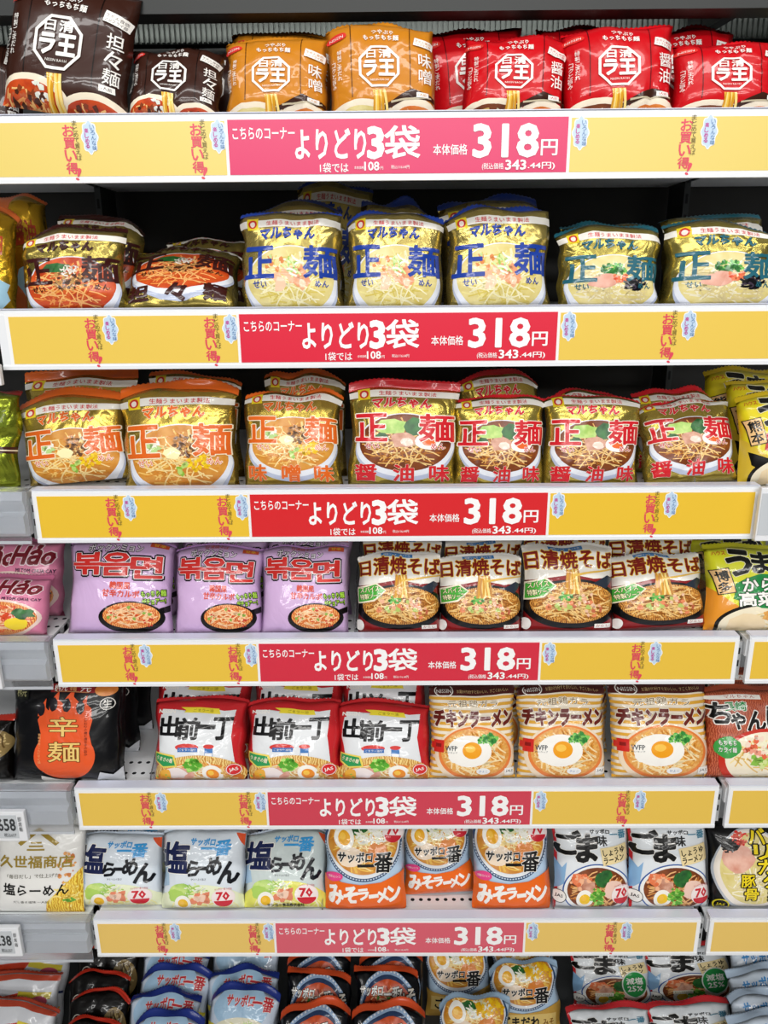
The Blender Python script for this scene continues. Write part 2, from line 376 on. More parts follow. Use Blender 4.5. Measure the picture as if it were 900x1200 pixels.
# ------------------------------------------------------------ packet designs (front prints)
WH, BK = '#f7f4ee', '#15120f'
def swirl(p, x, y, w, h, col='#f6c84a', n=9):            # a lifted skein of noodles
    R = p.rnd
    for i in range(n):
        x0 = x + w * (i + .5) / n - w / 2; k = w / n * .62; c = [col, '#d99a1e', '#fbe08a'][i % 3]; V = []; F = []
        b = R.uniform(-2, 2)
        for j in range(7):
            t = j / 6; xx = x0 + (x - x0) * .35 * math.sin(t * PI * .5) + b * math.sin(t * PI); V += [(xx - k, y + h * t), (xx + k, y + h * t)]
        F = [f for j in range(6) for f in ((2 * j, 2 * j + 1, 2 * j + 3), (2 * j, 2 * j + 3, 2 * j + 2))]
        p.put(V, F, c, 'picture')
def raou(base, line, flavor, kind):
    p = Print(base, base, 3); p.ym = (1.0, -12)
    for x in (21, 76): p.r(x, 26, .9, 86, line)
    rim = '#f6ead2'
    if kind == 'tantan':
        p.e(26, 6, 34, 24, rim); p.e(25, 5, 29, 20, 'soup_red'); p.e(78, 0, 30, 22, rim); p.e(77, -1, 26, 18, 'soup_red')
        p.strands(30, 26, 5, 27, 18, .7, ['#f0a058', '#f6c27a']); p.strands(24, 77, 0, 24, 16, .7, ['#f0a058', '#f6c27a'])
        p.bits(26, 24, 10, 15, 9, 2.2, ['#8a3f1e', '#c4603a', '#4a2413']); p.bits(20, 74, 6, 12, 7, 2, ['#8a3f1e', '#5a2c18'])
        p.bits(14, 36, 17, 8, 8, 1.8, ['#f4f2ec', '#e6ece0'])
    else:
        p.e(30, -2, 38, 26, rim); p.e(30, -4, 33, 22, 'soup_pale' if kind == 'miso' else 'soup_brown'); p.e(80, -3, 30, 27, rim); p.e(80, -5, 26, 22, 'soup_orange')
        p.strands(30, 30, -2, 30, 20, .8, ['#f6e6b0', '#e8c87a']); p.strands(24, 80, -2, 24, 18, .8, ['#f6e6b0', '#e8b46a'])
        p.bits(16, 26, 5, 14, 8, 2.3, ['#b8d87a', '#e8e6c0', '#7aa848']); p.bits(10, 78, 6, 12, 6, 2.5, ['#e0b088', '#c88a5a'])
        p.pg([(50, 17), (78, 33), (99, 27), (99, 22), (77, 28), (52, 14)], '#3a1c10'); p.pg([(58, 22), (96, 26), (96, 24.5), (58, 20)], '#c9bda0')
    swirl(p, 47, -4, 17, 36)
    p.e(9, 94, 9, 4.5, '#e23a34', part='lettering'); p.t('NISSIN', 3, 92.4, 12, 3.2, WH)
    p.t('つやぷり', 41, 93, 20, 5.2, WH, o=.03, rot=-1); p.t('もっちもち麺', 33, 85.5, 33, 6.4, WH, o=.035, rot=-1)
    p.ring(47.5, 57, 20.5, 24, 2.6, WH, 8)
    p.t('日清', 36, 66, 23, 9.2, WH, o=.03, sp=1.1); p.t('ラ王', 33.5, 47, 28, 16.5, WH, o=.07); p.t('NISSIN RAOH', 39, 41, 17, 2.3, WH, o=.01)
    p.tv(flavor, 84, 73, 11.5, 44 if len(flavor) > 2 else 36, WH, o=.01)
    p.r(82, 24.5, 11, 5, WH); p.t('1人前', 84, 25.6, 7, 2.8, base)
    p.r(80, 80, 18, 9.5, WH, rot=-10); p.t('生めん食感', 81.5, 84.6, 15, 3, base, rot=-10, o=.01); p.t('ノンフライ麺', 80.8, 81, 15, 3, base, rot=-10, o=.01)
    p.tv('特製ごまだれ', 9, 78, 4, 34, WH, o=.01); p.tv('コクと旨み', 4, 66, 3.4, 30, WH, o=.01)
    return p
def seimen(col, body, flavor, kind, low=True, out=None):
    p = Print('foil:' + body, col, 5); R = p.rnd
    if not low: p.ym = (1.16, -23)
    p.r(0, 89.5, 100, 7.5, '#f1eee6', rot=0); p.t('生麺うまいまま製法', 27, 91, 52, 4.6, '#d0303a', o=.02)
    p.r(8, 87, 11, 12, '#e8cf2a'); p.e(13.5, 93, 4.2, 4.6, '#c8322c', part='lettering'); p.e(13.5, 92.6, 2.4, 2.9, '#f6e6da', part='lettering')
    soup = {'shio': 'soup_pale', 'miso': 'soup_miso', 'shoyu': 'soup_brown', 'tonkotsu': 'soup_pale', 'tantan': 'soup_red'}[kind]
    cols = {'shio': ['#efe39a', '#d9c560', '#f6efc4'], 'tonkotsu': ['#f0e8c8', '#dccb92'], 'miso': ['#f2c46a', '#d88a2c', '#f8dc98'],
            'shoyu': ['#e6b060', '#b06a24', '#f2cc86'], 'tantan': ['#f0a050', '#d8622a', '#f6bc74']}[kind]
    p.e(51, 36, 46, 36, '#b9c2d8', 56); p.e(51, 38.5, 45.5, 33.5, '#e6eaf2', 56); p.e(51, 41, 42.5, 30, soup, 48)
    p.strands(110, 51, 40, 41, 28, .6, cols)
    if kind == 'shio':
        p.bits(12, 52, 42, 15, 11, 5, ['#f0b48c', '#e89c70', '#f6d0b0'], 6); p.strands(16, 54, 54, 14, 12, .9, ['#9cc85a', '#d8eaa0', '#f2f6e0']); p.bits(8, 36, 55, 12, 8, 2.5, ['#e08a4a', '#c8d890'])
    elif kind == 'miso':
        p.bits(60, 58, 52, 11, 10, 1.9, ['#8a5a2c', '#5e3a1a', '#b07a40']); p.blob(45, 46, 7, 6, '#faf0b8'); p.bits(30, 68, 36, 10, 7, 1.9, ['#f8d828', '#f0c010']); p.bits(8, 52, 32, 6, 5, 2.4, ['#8cbc3c', '#b8d870']); p.bits(12, 30, 50, 8, 8, 3.4, ['#f2f0e2', '#b8d88a'])
    elif kind == 'shoyu':
        p.blob(38, 58, 16, 9, 'lettuce'); p.blob(60, 58, 9, 11, 'greens'); p.blob(29, 46, 7, 5, 'greens'); p.blob(50, 44, 13, 9, 'meat', .2); p.blob(53, 42, 6, 4, '#f4dccc'); p.blob(72, 43, 12, 9, '#fbf8f0', .05); p.blob(73, 43, 7, 5, '#ee6a28', .05)
    elif kind == 'tonkotsu':
        p.bits(50, 52, 56, 13, 6, 2.2, ['#3f9a34', '#6cc04c', '#237a28'], 7); p.blob(40, 42, 15, 6, 'pork', .15); p.blob(46, 46, 11, 5, 'pork', .15); p.bits(22, 58, 47, 7, 5, 2, ['#e8502c', '#f07a4a']); p.strands(46, 72, 40, 13, 9, 1.1, ['#2a2430', '#453a4a', '#17131c'])
    else:
        p.blob(38, 60, 14, 6, 'greens'); p.bits(90, 52, 46, 20, 10, 1.8, ['#8a5a30', '#4a2a14', '#c09050']); p.strands(22, 52, 57, 11, 7, .6, ['#f6f2ea', '#e6dcd0'])
    la = [(out, .075), (col, .034)] if out else [(col, .034)]
    p.tt('マルちゃん', 21, 77, 54, 10, [(a, b + .045) for a, b in la], arc=1.5, sk=.1)
    p.tt('正', 5, 43, 29, 28, la); p.tt('麺', 64, 43, 32, 28, la)
    for s_, x in (('せい', 14), ('めん', 75)): p.tt(s_, x, 34.5, 13, 6, [('#f7f4ee', .1), (col, .02)] if out else [(col, .03)])
    if low:
        n = len(flavor); xs = (7, 41, 74)
        for c, x in zip(flavor, xs): p.tt(c, x, 1, 18, 17, [(out or col, .06), (col, .045)])
    return p
def pocktun():
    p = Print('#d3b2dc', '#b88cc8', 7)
    for ch, x, y, w in (('볶', 5, 61, 29), ('음', 34, 60, 28), ('면', 63, 57, 28)): p.t(ch, x, y, w, 26, '#1a0f12', o=.13)
    for ch, x, y, w in (('볶', 5, 62, 29), ('음', 34, 61, 28), ('면', 63, 58, 28)): p.t(ch, x, y, w, 24, '#f6eef0', o=.085)
    for ch, x, y, w in (('볶', 5, 62, 29), ('음', 34, 61, 28), ('면', 63, 58, 28)): p.t(ch, x, y, w, 24, '#d8322c', o=.05)
    p.tt('ポックンミョン', 20, 87, 52, 8, [('#1a0f12', .13), ('#f4eef4', .03)], rot=-2)
    p.t('日清焼そば', 36, 95.5, 26, 3.6, '#c24a2a'); p.r(78, 93, 17, 5, '#c8502c'); p.t('甘辛', 81, 94, 11, 3.2, '#f4d23c')
    p.t('韓国風', 43, 45.5, 20, 8, '#d8452c', o=.05, rot=-2); p.t('甘辛カルボ', 36, 36.5, 36, 8, '#d8452c', o=.05, rot=-3)
    p.tt('もっちり麺', 74, 37, 22, 7, [('#14110e', .2), ('#b4e84a', .03)], rot=4); p.tt('がチョアー!', 75, 28.5, 21, 7, [('#14110e', .2), ('#b4e84a', .03)], rot=4)
    p.e(64, 14, 31, 18, '#1c1819', 40); p.pg([(86, 22), (99, 27), (99, 20), (88, 16)], '#1c1819'); p.e(64, 16, 27, 14.5, 'noodle_orange', 40)
    p.strands(130, 64, 16, 26, 13.5, .7, ['#f6b878', '#e88444', '#d86a2c', '#fbd0a0']); p.bits(16, 64, 16, 22, 11, 1.5, ['#d0402c', '#8cb04a'])
    p.bits(10, 80, 10, 10, 6, 1.2, ['#c83a2a'])
    return p
def yakisoba():
    p = Print('#8e1c1e', '#eceae4', 9)
    p.r(0, 66, 100, 40, '#f1ede4', part='picture'); p.pg([(0, 66), (0, 58), (28, 62), (50, 66)], '#f1ede4'); p.pg([(50, 66), (100, 68), (100, 62), (76, 60)], '#f1ede4')
    p.r(28, 95, 38, 4.5, '#3a7ab8'); p.t('特製ソース・青のり付', 31, 96, 32, 2.6, WH)
    p.tt('日清焼そば', 1, 71.5, 98, 22, [('#f3c63a', .095), ('#7e1a14', .045)], arc=1.5)
    p.e(52, 30, 54, 30, '#17181c', 48); p.pg([(74, 54), (92, 64), (99, 60), (90, 48)], '#2c3440'); p.e(52, 32, 47, 25, 'yakisoba', 48)
    p.strands(220, 52, 32, 46, 24, .75, ['#e8b05c', '#c88438', '#9a5c22', '#f3cb84'])
    p.bits(18, 50, 28, 38, 16, 3.2, ['#d6dc8c', '#b4c868', '#ecb089', '#e88a5c'], 6); p.bits(30, 44, 40, 8, 5, 1.6, ['#3f9a34', '#6cc04c']); p.bits(14, 70, 28, 20, 14, 2.2, ['#c46a4a', '#efc2a4'])
    swirl(p, 52, 42, 20, 30, '#c98c3e', 10); p.pg([(52, 66), (99, 72), (99, 70.5), (52, 63)], '#e4b84c')
    p.pg([(0, 56), (22, 62), (34, 52), (20, 38), (0, 34)], '#f3ead0'); p.pg([(1, 54), (21, 60), (32, 52), (19, 40), (1, 36)], '#4cae3c')
    p.tt('スパイス', 3, 50, 22, 7, [('#1c3a16', .12), ('#f4f0c0', .03)], rot=8); p.tt('特製ソース', 3, 41, 25, 7, [('#1c3a16', .12), ('#f4f0c0', .03)], rot=8)
    p.r(76, 1.5, 18, 5, '#f4efe8'); p.t('からし', 78, 2.4, 14, 3.2, '#a8241e')
    p.e(3, 6, 5, 7, '#f3f0ea')
    return p
def demae():
    p = Print('#c9282e', '#c9282e', 11); p.ym = (.94, -2)
    p.pg([(6, -8), (92, -8), (90, 30), (86, 60), (90, 96), (60, 92), (30, 95), (8, 90), (4, 60), (8, 30)], '#e6e9ec')
    p.pg([(10, 98), (40, 92), (70, 96), (88, 92), (90, 88), (10, 88)], '#e6e9ec')
    p.t('NISSIN', 6, 92, 18, 5, WH, o=.06, rot=-4); p.pg([(34, 92), (74, 90), (72, 97), (30, 99), (36, 95)], '#f0dc3c', 'lettering'); p.t('ごまラー油', 44, 92.3, 22, 4, '#7a6a1a')
    for c, x, y, w, h in (('出', 7, 60, 21, 27), ('前', 28, 56, 23, 28), ('一', 49, 70, 20, 6), ('丁', 67, 56, 20, 29)): p.t(c, x, y, w, h, '#18161a', o=.055, sk=.08)
    p.e(38, 45, 13, 5, '#d83a34', part='lettering'); p.r(28, 38.5, 22, 6, '#2c6ab4'); p.t('ごまラー油付', 29.5, 39.8, 19, 3.4, WH)
    p.r(58, 30, 9, 16, '#3c78bc', part='picture'); p.e(62.5, 46, 6, 3, '#d83a34'); p.r(58.5, 32, 8, 5, '#f4f4f4', part='picture')
    p.e(50, 6, 50, 28, 'noodle'); p.e(50, -2, 46, 26, 'soup_orange'); p.strands(110, 50, 2, 44, 26, .8, ['#f6dca0', '#e8b460', '#f9ecc8'])
    p.blob(30, 5, 16, 11, 'pork', .15); p.blob(26, 8, 12, 8, '#f2e6e2', .15); p.bits(46, 45, 19, 9, 9, 2.6, ['#8fd04c', '#b8e878', '#5cac34'], 7)
    p.egg(66, 8, 11, '#f09020', 20); p.strands(20, 84, 10, 10, 14, .9, ['#f0cc80', '#dba650']); p.blob(14, 6, 6, 9, '#f0b23c'); p.bits(10, 10, 2, 8, 6, 2, ['#8fc04c', '#f0a030'])
    p.pg([(3, 38), (25, 34), (28, 18), (12, 16), (3, 24)], '#f0d860', 'lettering'); p.pg([(4, 36), (23, 32), (26, 20), (12, 18), (4, 26)], '#2f9a58', 'lettering'); p.t('うまさの麺', 5, 24, 18, 8, '#f2e6c8', rot=-12)
    p.e(88, 13, 8.5, 9, '#d8282c', 8, 'lettering'); p.ring(88, 13, 7.6, 8, .8, WH, 24); p.t('JAS', 83.5, 10, 9, 5.5, WH, rot=10)
    return p
def chicken():
    p = Print('#f4ead6', '#4a1c18', 13)
    for k in range(15): p.r(0, -5 + k * 7, 100, 3.4, '#e2a93c', part='picture')
    p.r(0, 91, 100, 12, '#4a1c18', part='picture'); p.t('お湯かけ3分すぐおいしい、すごくおいしい', 32, 93.4, 60, 3.6, '#e4c88c', o=.02); p.ring(17, 96, 11, 7, 1, WH, 24); p.t('NISSIN', 8.5, 93.5, 17, 4, WH)
    p.tt('元祖鶏ガラ', 21, 77.5, 58, 7.5, [('#f6ecd4', .1), ('#6a4a18', .0)], arc=1.5, sp=1.25)
    p.e(52, 24, 47, 35, '#f0dcc0', 56); p.e(52, 26, 43, 31, '#e8823c', 56); p.e(52, 27, 40, 28, 'crumb', 56)
    p.strands(200, 52, 27, 39, 27, .8, ['#f6d08a', '#eeb458', '#da8e34', '#f9e0ac'])
    p.e(45, 29, 26, 18, '#f8f5ee', 30); p.blob(34, 26, 14, 12, '#f8f5ee', .08); p.e(48, 30, 11.5, 9.5, '#f2a21c'); p.e(46, 32, 6, 4, '#fbc850')
    p.bits(40, 66, 42, 12, 6, 2.2, ['#4cae4c', '#82cc60', '#2f8a38'], 7)
    p.tt('チキンラーメン', 5, 57, 92, 17, [('#f4ead6', .17), ('#6a1e14', .1)], rot=0, sk=.06)
    p.r(4, 27, 11, 14, '#cf2a24'); p.r(1.5, 31, 3, 7, '#cf2a24'); p.r(6, 33, 6, 4, '#8a1a16'); p.t('WFP', 16.5, 29.5, 14, 5.4, '#2a3540', o=.02); p.t('赤いカップ', 16.5, 26.6, 14, 2, '#2a3540', o=0)
    p.e(61, 6, 8, 4, '#f2f2ee', part='lettering'); p.t('ひよこ', 56, 4.6, 10, 2.6, '#4c7ab8'); p.r(86, 1, 11, 8, '#f4f1ea'); p.t('JAS', 87.5, 3, 8, 4, '#2a2a2a', rot=-8)
    return p
def champon():
    p = Print('slats', '#a84a2e', 15)
    p.r(0, 90, 60, 5, '#f2eee6'); p.t('マルちゃん', 20, 91, 34, 3.4, '#a8302a'); p.tt('長崎', 18, 77, 24, 10, [(WH, .12), ('#2c8c4a', .04)])
    for c, x, y, w, h in (('ち', 2, 62, 22, 24), ('ゃ', 24, 56, 15, 18), ('ん', 42, 54, 20, 22), ('ぽ', 64, 58, 22, 26), ('ん', 86, 52, 20, 22)): p.t(c, x, y, w, h, WH, o=.12); p.t(c, x, y, w, h, '#17130f', o=.055)
    p.e(62, 18, 52, 38, '#c8301f', 48); p.e(62, 20, 46, 32, '#f5ead0', 48); p.strands(60, 62, 18, 42, 28, .8, ['#f6e0a0', '#e8c070', '#fbf2d0'])
    p.bits(22, 66, 28, 24, 16, 5, ['#c8dc70', '#8cc04c', '#f3f0d0'], 6); p.bits(26, 52, 30, 18, 16, 3, ['#e86a48', '#f0a088', '#f6dcc8'], 5); p.bits(16, 72, 14, 18, 10, 3, ['#9cc850', '#d8e69a', '#e8806a'])
    p.blob(19, 34, 14, 13, '#3f9e48', .06, part='lettering'); p.tt('もちもち', 10, 36, 18, 6, [('#1d5a28', .08), (WH, .02)]); p.tt('カライ麺', 10, 28, 18, 6, [('#1d5a28', .08), (WH, .02)])
    return p
def karamen():
    p = Print('#121319', '#121319', 17); p.ym = (.92, -1)
    o = '#e85a2a'
    p.e(52, 26, 27, 27, o, 40); p.pg([(28, 34), (31, 50), (28, 64), (33, 74), (72, 74), (77, 64), (74, 50), (77, 34)], o)
    for x, h, w in ((34, 86, 6), (45, 94, 7), (58, 97, 7), (70, 90, 6)):
        p.pg([(x - w, 68), (x - w * .9, h - 12), (x + w * .2, h), (x + w * .2, h - 9), (x + w * .9, h - 14), (x + w, 68)], o)
    for x, y in ((31, 75), (42, 80), (54, 79), (66, 77)): p.blob(x, y, 3.6, 7, '#2a2230', .08)
    p.tt('辛', 38, 47, 26, 20, [('#6a3a10', .05), ('#f0cc78', .01)]); p.tt('麺', 38, 20, 28, 21, [('#6a3a10', .05), ('#f0cc78', .01)])
    p.tv('こだわりの麺と唐辛子の旨み', 70, 68, 2.6, 42, '#5a1a10', o=0); p.tv('宮崎発祥こんにゃく麺', 29, 50, 2.4, 32, '#f4b070', o=0)
    p.r(39, 92, 38, 8, '#8e1c22'); p.ring(58, 96, 20, 5, .7, '#c8a060', 4, PI / 4); p.t('桝元', 42, 93, 11, 6, WH, o=.01); p.t('辛麺', 55, 93, 6, 6, '#f0c070', o=0); p.t('元', 65, 93, 9, 6, WH, o=.01)
    p.r(5, 86, 14, 14, '#20261c'); p.t('桝元', 7, 88, 10, 10, '#c8c48a', o=0)
    p.ring(88, 80, 6, 6.5, .7, WH, 24); p.t('生', 84.5, 76, 7, 8, WH, o=.02); p.e(86, 95, 9, 7, 'soup_orange')
    p.pg([(28, -6), (30, 4), (44, 0), (60, -6)], '#e8e4e0'); p.pg([(76, -6), (82, 8), (92, 4), (99, 10), (99, -6)], '#cfd2d8')
    return p
def kuze():
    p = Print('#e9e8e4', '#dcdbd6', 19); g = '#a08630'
    p.pg([(27, 80), (47, 97), (50, 97), (50, 93), (31, 77)], g, 'lettering'); p.pg([(50, 97), (47, 97), (47, 93), (70, 77), (74, 80)], g, 'lettering')
    for y, w in ((80, 12), (76, 16), (72, 20)): p.r(48 - w / 2, y, w, 2, g)
    p.pg([(58, -8), (62, 12), (84, 34), (99, 50), (99, -8)], 'noodle_yellow'); p.bits(20, 84, 50, 10, 20, 2, ['#e0a060', '#c87840']); p.strands(20, 80, 18, 20, 18, .9, ['#f9e48a', '#e6c050']); p.strands(6, 88, 14, 10, 4, 1.2, ['#6cae3c'])
    p.t('久世福商店', 6, 52, 84, 14, g, o=.035); p.t('「毎日だし」で仕上げた', 16, 40, 60, 4.8, '#6a665a', o=.01, rot=2)
    p.t('塩らーめん', 12, 21, 74, 13, '#1c1a18', o=.03, arc=-2); p.t('だし香る塩味 一人前', 24, 10, 40, 3, '#4a4844', o=0)
    return p
def badge70(p, x, y, s=1.0, wh='#f3d8d8'):
    p.e(x, y, 14 * s, 13 * s, '#f6e8e6', part='lettering'); p.t('70', x - 8 * s, y - 3 * s, 15 * s, 11 * s, '#cf2434', o=.06)
    V = [(x - 11 * s, y - 4 * s)] + [(x + 11 * s * math.cos(a), y - 4 * s + 9 * s * math.sin(a)) for a in [-PI + i * PI / 12 for i in range(13)]]
    p.pg(V, '#cf2434', 'lettering'); p.t('サッポロ一番 70周年', x - 10 * s, y + 10 * s, 20 * s, 3 * s, '#cf6a70', arc=1, o=0)
def shio(dim=False):
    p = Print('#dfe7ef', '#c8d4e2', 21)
    p.pg([(88, 97), (99, 80), (99, 97)], '#e2572e'); p.pg([(0, 62), (6, 60), (10, 30), (0, 26)], '#a9c6de')
    p.e(50, 4, 52, 28, '#eef3d0' if not dim else '#e8e66a'); p.strands(50, 54, 6, 46, 24, .8, ['#f6efa8', '#ecdc80', '#fbf7d0'])
    p.blob(26, 24, 14, 10, 'lettuce'); p.blob(20, 16, 10, 9, '#b4d868'); p.strands(22, 44, 24, 16, 12, .8, ['#dcecb0', '#f4f6e6', '#a8cc60'])
    p.bits(18, 52, 12, 12, 8, 4, ['#f0a888', '#e88a68', '#f7d0b8'], 6); p.egg(28, 6, 10, '#f5c020')
    c1 = '#1a234e'
    p.tt('塩', 1, 48, 33, 38, [(WH, .085), (c1, .05)], sk=.05)
    for c, x, y, w, h in (('ら', 33, 44, 14, 19), ('ー', 46, 50, 12, 8), ('め', 57, 46, 17, 22), ('ん', 72, 34, 22, 27)): p.t(c, x, y, w, h, '#161a2a', o=.07, sk=.1)
    p.t('サッポロ', 36, 83, 29, 8.5, '#3b9ad8', o=.06, sk=.1); p.t('一', 48, 78, 18, 3, '#3b9ad8', o=.05); p.t('番', 66, 71, 18, 18, '#3b9ad8', o=.05, sk=.1)
    p.t('ひとつ上の旨さ', 38, 38, 18, 3, '#2a3040', o=.01); badge70(p, 77, 14)
    return p
def shio_old():
    p = shio(True); p.body = '#cdd8d6'; p.t('サンヨー食品株式会社', 30, -3, 44, 5, '#2c2c18', o=.03); return p
def miso(low='みそラーメン', strip='#ee6a1c', txt=WH):
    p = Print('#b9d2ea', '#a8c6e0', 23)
    p.e(48, 78, 49, 46, '#29476e', 56); p.e(48, 79, 46, 43, '#e8ecf0', 56)
    for i in range(40):
        a = PI + PI * (i + .5) / 40; p.r(48 + 47.4 * math.cos(a) - .8, 78.6 + 44.4 * math.sin(a) - 1, 1.6, 2.4, '#c4d4e6', part='picture', rot=math.degrees(a))
    p.e(48, 80, 43, 39, 'soup_miso', 48); p.strands(110, 48, 78, 42, 38, .8, ['#f2c45a', '#e09a34', '#f9de98'])
    p.blob(32, 62, 18, 12, '#f1dcc4', .06); p.blob(66, 66, 14, 12, '#e08430', .08); p.blob(42, 92, 12, 6, 'greens'); p.egg(24, 84, 12, '#f3b023', 15)
    p.strands(60, 58, 88, 22, 14, .8, ['#f4f2da', '#e2e4b8', '#fbfaf0'])
    p.pg([(0, -8), (0, 38), (20, 32), (44, 29), (70, 32), (99, 44), (99, -8)], strip)
    p.tt('サッポロ', 16, 56, 43, 12, [(WH, .11), ('#1a1512', .06)], sk=.08); p.tt('一', 40, 50, 22, 4, [(WH, .08), ('#1a1512', .05)]); p.tt('番', 62, 44, 22, 23, [(WH, .08), ('#1a1512', .04)], sk=.08)
    if low == 'みそラーメン':
        for c, x, y, w, h in (('み', 5, 5, 17, 22), ('そ', 24, 7, 16, 19), ('ラ', 41, 11, 13, 13), ('ー', 55, 13, 11, 5), ('メ', 65, 8, 13, 16), ('ン', 79, 9, 14, 18)): p.t(c, x, y, w, h, txt, o=.08, rot=6)
        badge70(p, 84, 90, .9); p.e(12, 38, 10, 5.5, '#e8488a', part='lettering'); p.t('特製スパイス', 5, 36.5, 14, 3, WH, o=.01)
    else:
        p.r(6, 6, 86, 22, '#e8c878'); p.tt('ごまだれ', 12, 8, 56, 17, [('#241a10', .05)]); p.t('みそ', 72, 10, 16, 10, '#8a5a20')
        p.bits(70, 70, 88, 20, 12, 2.2, ['#f6c81c', '#eeb210'])
    return p
def goma(salt=False):
    p = Print('#e3e8ec', '#d8343a', 25); p.ym = (.90, 0)
    p.r(0, -8, 3, 120, '#c8282e', part='picture')
    p.pg([(0, 60), (8, 50), (14, 58), (10, 30), (0, 20)], '#8ab4da'); p.e(54, 22, 44, 33, '#f3f3f0'); p.ring(54, 22, 45.5, 34.5, 1.6, '#2c58a0', 48, part='picture'); p.e(54, 23, 40, 29, 'soup_brown')
    p.strands(90, 54, 22, 39, 28, .8, ['#d8924a', '#b86a2c', '#f0b878']); p.blob(30, 36, 12, 8, 'shrimp'); p.blob(38, 29, 12, 9, 'meat'); p.bits(14, 32, 34, 14, 10, 3, ['#f6b890', '#e8764a'])
    p.blob(60, 36, 10, 9, 'greens'); p.blob(66, 42, 8, 7, 'greens'); p.blob(76, 22, 14, 13, '#f2cdbc', .08); p.egg(37, 11, 11, '#f8c81e'); p.bits(60, 54, 14, 10, 12, 2.5, ['#8cd04c', '#b4e470', '#5cac34'], 7)
    for c, x, y, w, h in (('ご', 2, 69, 30, 28), ('ま', 28, 60, 26, 32)): p.tt(c, x, y, w, h, [(WH, .1), ('#17140f', .075)], sk=.08)
    p.t('味', 55, 79, 13, 12, '#20201c', o=.04); p.t('サッポロ', 46, 93, 26, 5, '#20242c', o=.05); p.t('一番', 72, 88, 22, 10, '#4a86a0', o=.03)
    p.r(60, 57, 36, 22, '#eed9a4', rot=10); p.t('しょうゆ', 62, 68, 30, 8.5, '#2a2016', o=.04, rot=10); p.t('ラーメン', 63, 58.5, 28, 8, '#2a2016', o=.04, rot=10)
    p.e(6, 12, 8, 9, '#f4f2ec', part='lettering'); p.ring(6, 12, 8, 9, .8, '#24201c', 24); p.t('JAS', 2, 9.5, 8, 5, '#24201c')
    if salt:
        p.e(78, 40, 17, 26, '#e9efe6', part='lettering'); p.e(78, 40, 15.5, 24, '#2b9a4c', part='lettering'); p.t('減塩', 67, 40, 22, 13, WH, o=.03); p.t('25%', 68, 27, 20, 10, WH, o=.04)
        p.tt('サンヨー食品株式会社', 22, -4, 64, 7, [('#efe8d8', .1), ('#332418', .04)]); p.r(26, 17, 24, 7, '#f2ecd8'); p.t('おいしさそのまま', 28, 18.4, 20, 4, '#8a7a3a', o=0)
    else: badge70(p, 86, 16, 1.0)
    return p
def barikata():
    p = Print('#17171a', '#17171a', 27)
    p.e(50, 44, 48, 52, '#b8bec6', 56); p.e(50, 45, 46, 49, '#f1e8dc', 56); p.e(52, 46, 42, 44, 'soup_pale', 48); p.strands(60, 52, 44, 40, 42, .8, ['#fbf4da', '#ecdcae'])
    p.blob(32, 60, 20, 17, 'pork', .08); p.blob(24, 77, 12, 8, 'char'); p.strands(28, 36, 84, 12, 9, 1, ['#e2342e', '#f06a5a']); p.strands(26, 22, 75, 12, 9, 1, ['#15110f', '#2c2824'])
    p.bits(40, 92, 50, 12, 14, 2.4, ['#5cb444', '#8cd060'], 7)
    for i, (c, x, y) in enumerate((('バ', 47, 78), ('リ', 52, 60), ('カ', 56, 42), ('タ', 62, 25), ('麺', 68, 8))): p.tt(c, x, y, 20, 17, [('#12100d', .14), ('#f2d822', .04)])
    p.tt('豚', 34, 26, 17, 15, [('#12100d', .13), ('#f2d822', .03)]); p.tt('骨', 38, 9, 17, 15, [('#12100d', .13), ('#f2d822', .03)])
    for i, c in enumerate('チャルメラ'): p.tt(c, 76 + i * 2.6, 90 - i * 9, 12, 9, [(WH, .13), ('#d8242c', .05)])
    p.ring(12, 1, 9, 8, 1.4, '#d8c81e', 24); p.t('JAS', 7, -1, 9, 4.5, '#d8c81e')
    return p
def umaka(kind):
    yel = '#dfe02e' if kind == 'green' else '#e3d21e'
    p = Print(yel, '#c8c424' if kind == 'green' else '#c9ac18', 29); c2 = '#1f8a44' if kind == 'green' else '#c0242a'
    p.pg([(0, 50), (20, 34), (40, 20), (40, -8), (0, -8)], '#e8962c' if kind == 'green' else '#d8b838')
    if kind == 'red': p.pg([(6, 34), (40, 18), (99, 28), (99, 10), (40, 0), (10, 18)], '#191512')
    p.e(62, 2, 54, 30, '#1b1714', 48); p.e(62, 2, 50, 26, '#f3e8cc', 48); p.strands(60, 62, 2, 46, 22, .9, ['#fbf0d0', '#ead098']); p.blob(40, 4, 20, 14, '#f2dcb4', .08)
    if kind == 'green': p.blob(70, 16, 14, 9, 'crumb'); p.bits(50, 88, 6, 12, 10, 2.6, ['#2f8a34', '#5cb444'])
    p.blob(64, 46, 42, 21, c2, .1, part='lettering')
    p.t('ハウス', 6, 91, 14, 5, '#c8402c', o=.03)
    for c, x, y, w, h in (('う', 20, 66, 24, 30), ('ま', 46, 70, 20, 24), ('か', 68, 68, 24, 26)): p.tt(c, x, y, w, h, [('#f4f0c8', .1), ('#16130f', .07)])
    a, b = (('からし', '高菜') if kind == 'green' else ('マー', 'に黒'))
    p.tt(a, 34, 47, 54, 16, [('#0e3a1c' if kind == 'green' else '#5a0c10', .1), (WH, .04)], rot=3); p.tt(b, 30, 28, 40, 17, [('#0e3a1c' if kind == 'green' else '#5a0c10', .1), (WH, .04)], rot=3); p.t('風味', 72, 32, 16, 8, WH)
    p.r(5, 42, 19, 32, '#17130f', rot=12); p.r(6, 43, 17, 30, '#efc488', rot=12)
    x, y = ('博多' if kind == 'green' else '熊本'); p.t(x, 7, 58, 13, 13, '#17130f', o=.04, rot=12); p.t(y, 9, 44, 13, 13, '#17130f', o=.04, rot=12)
    return p
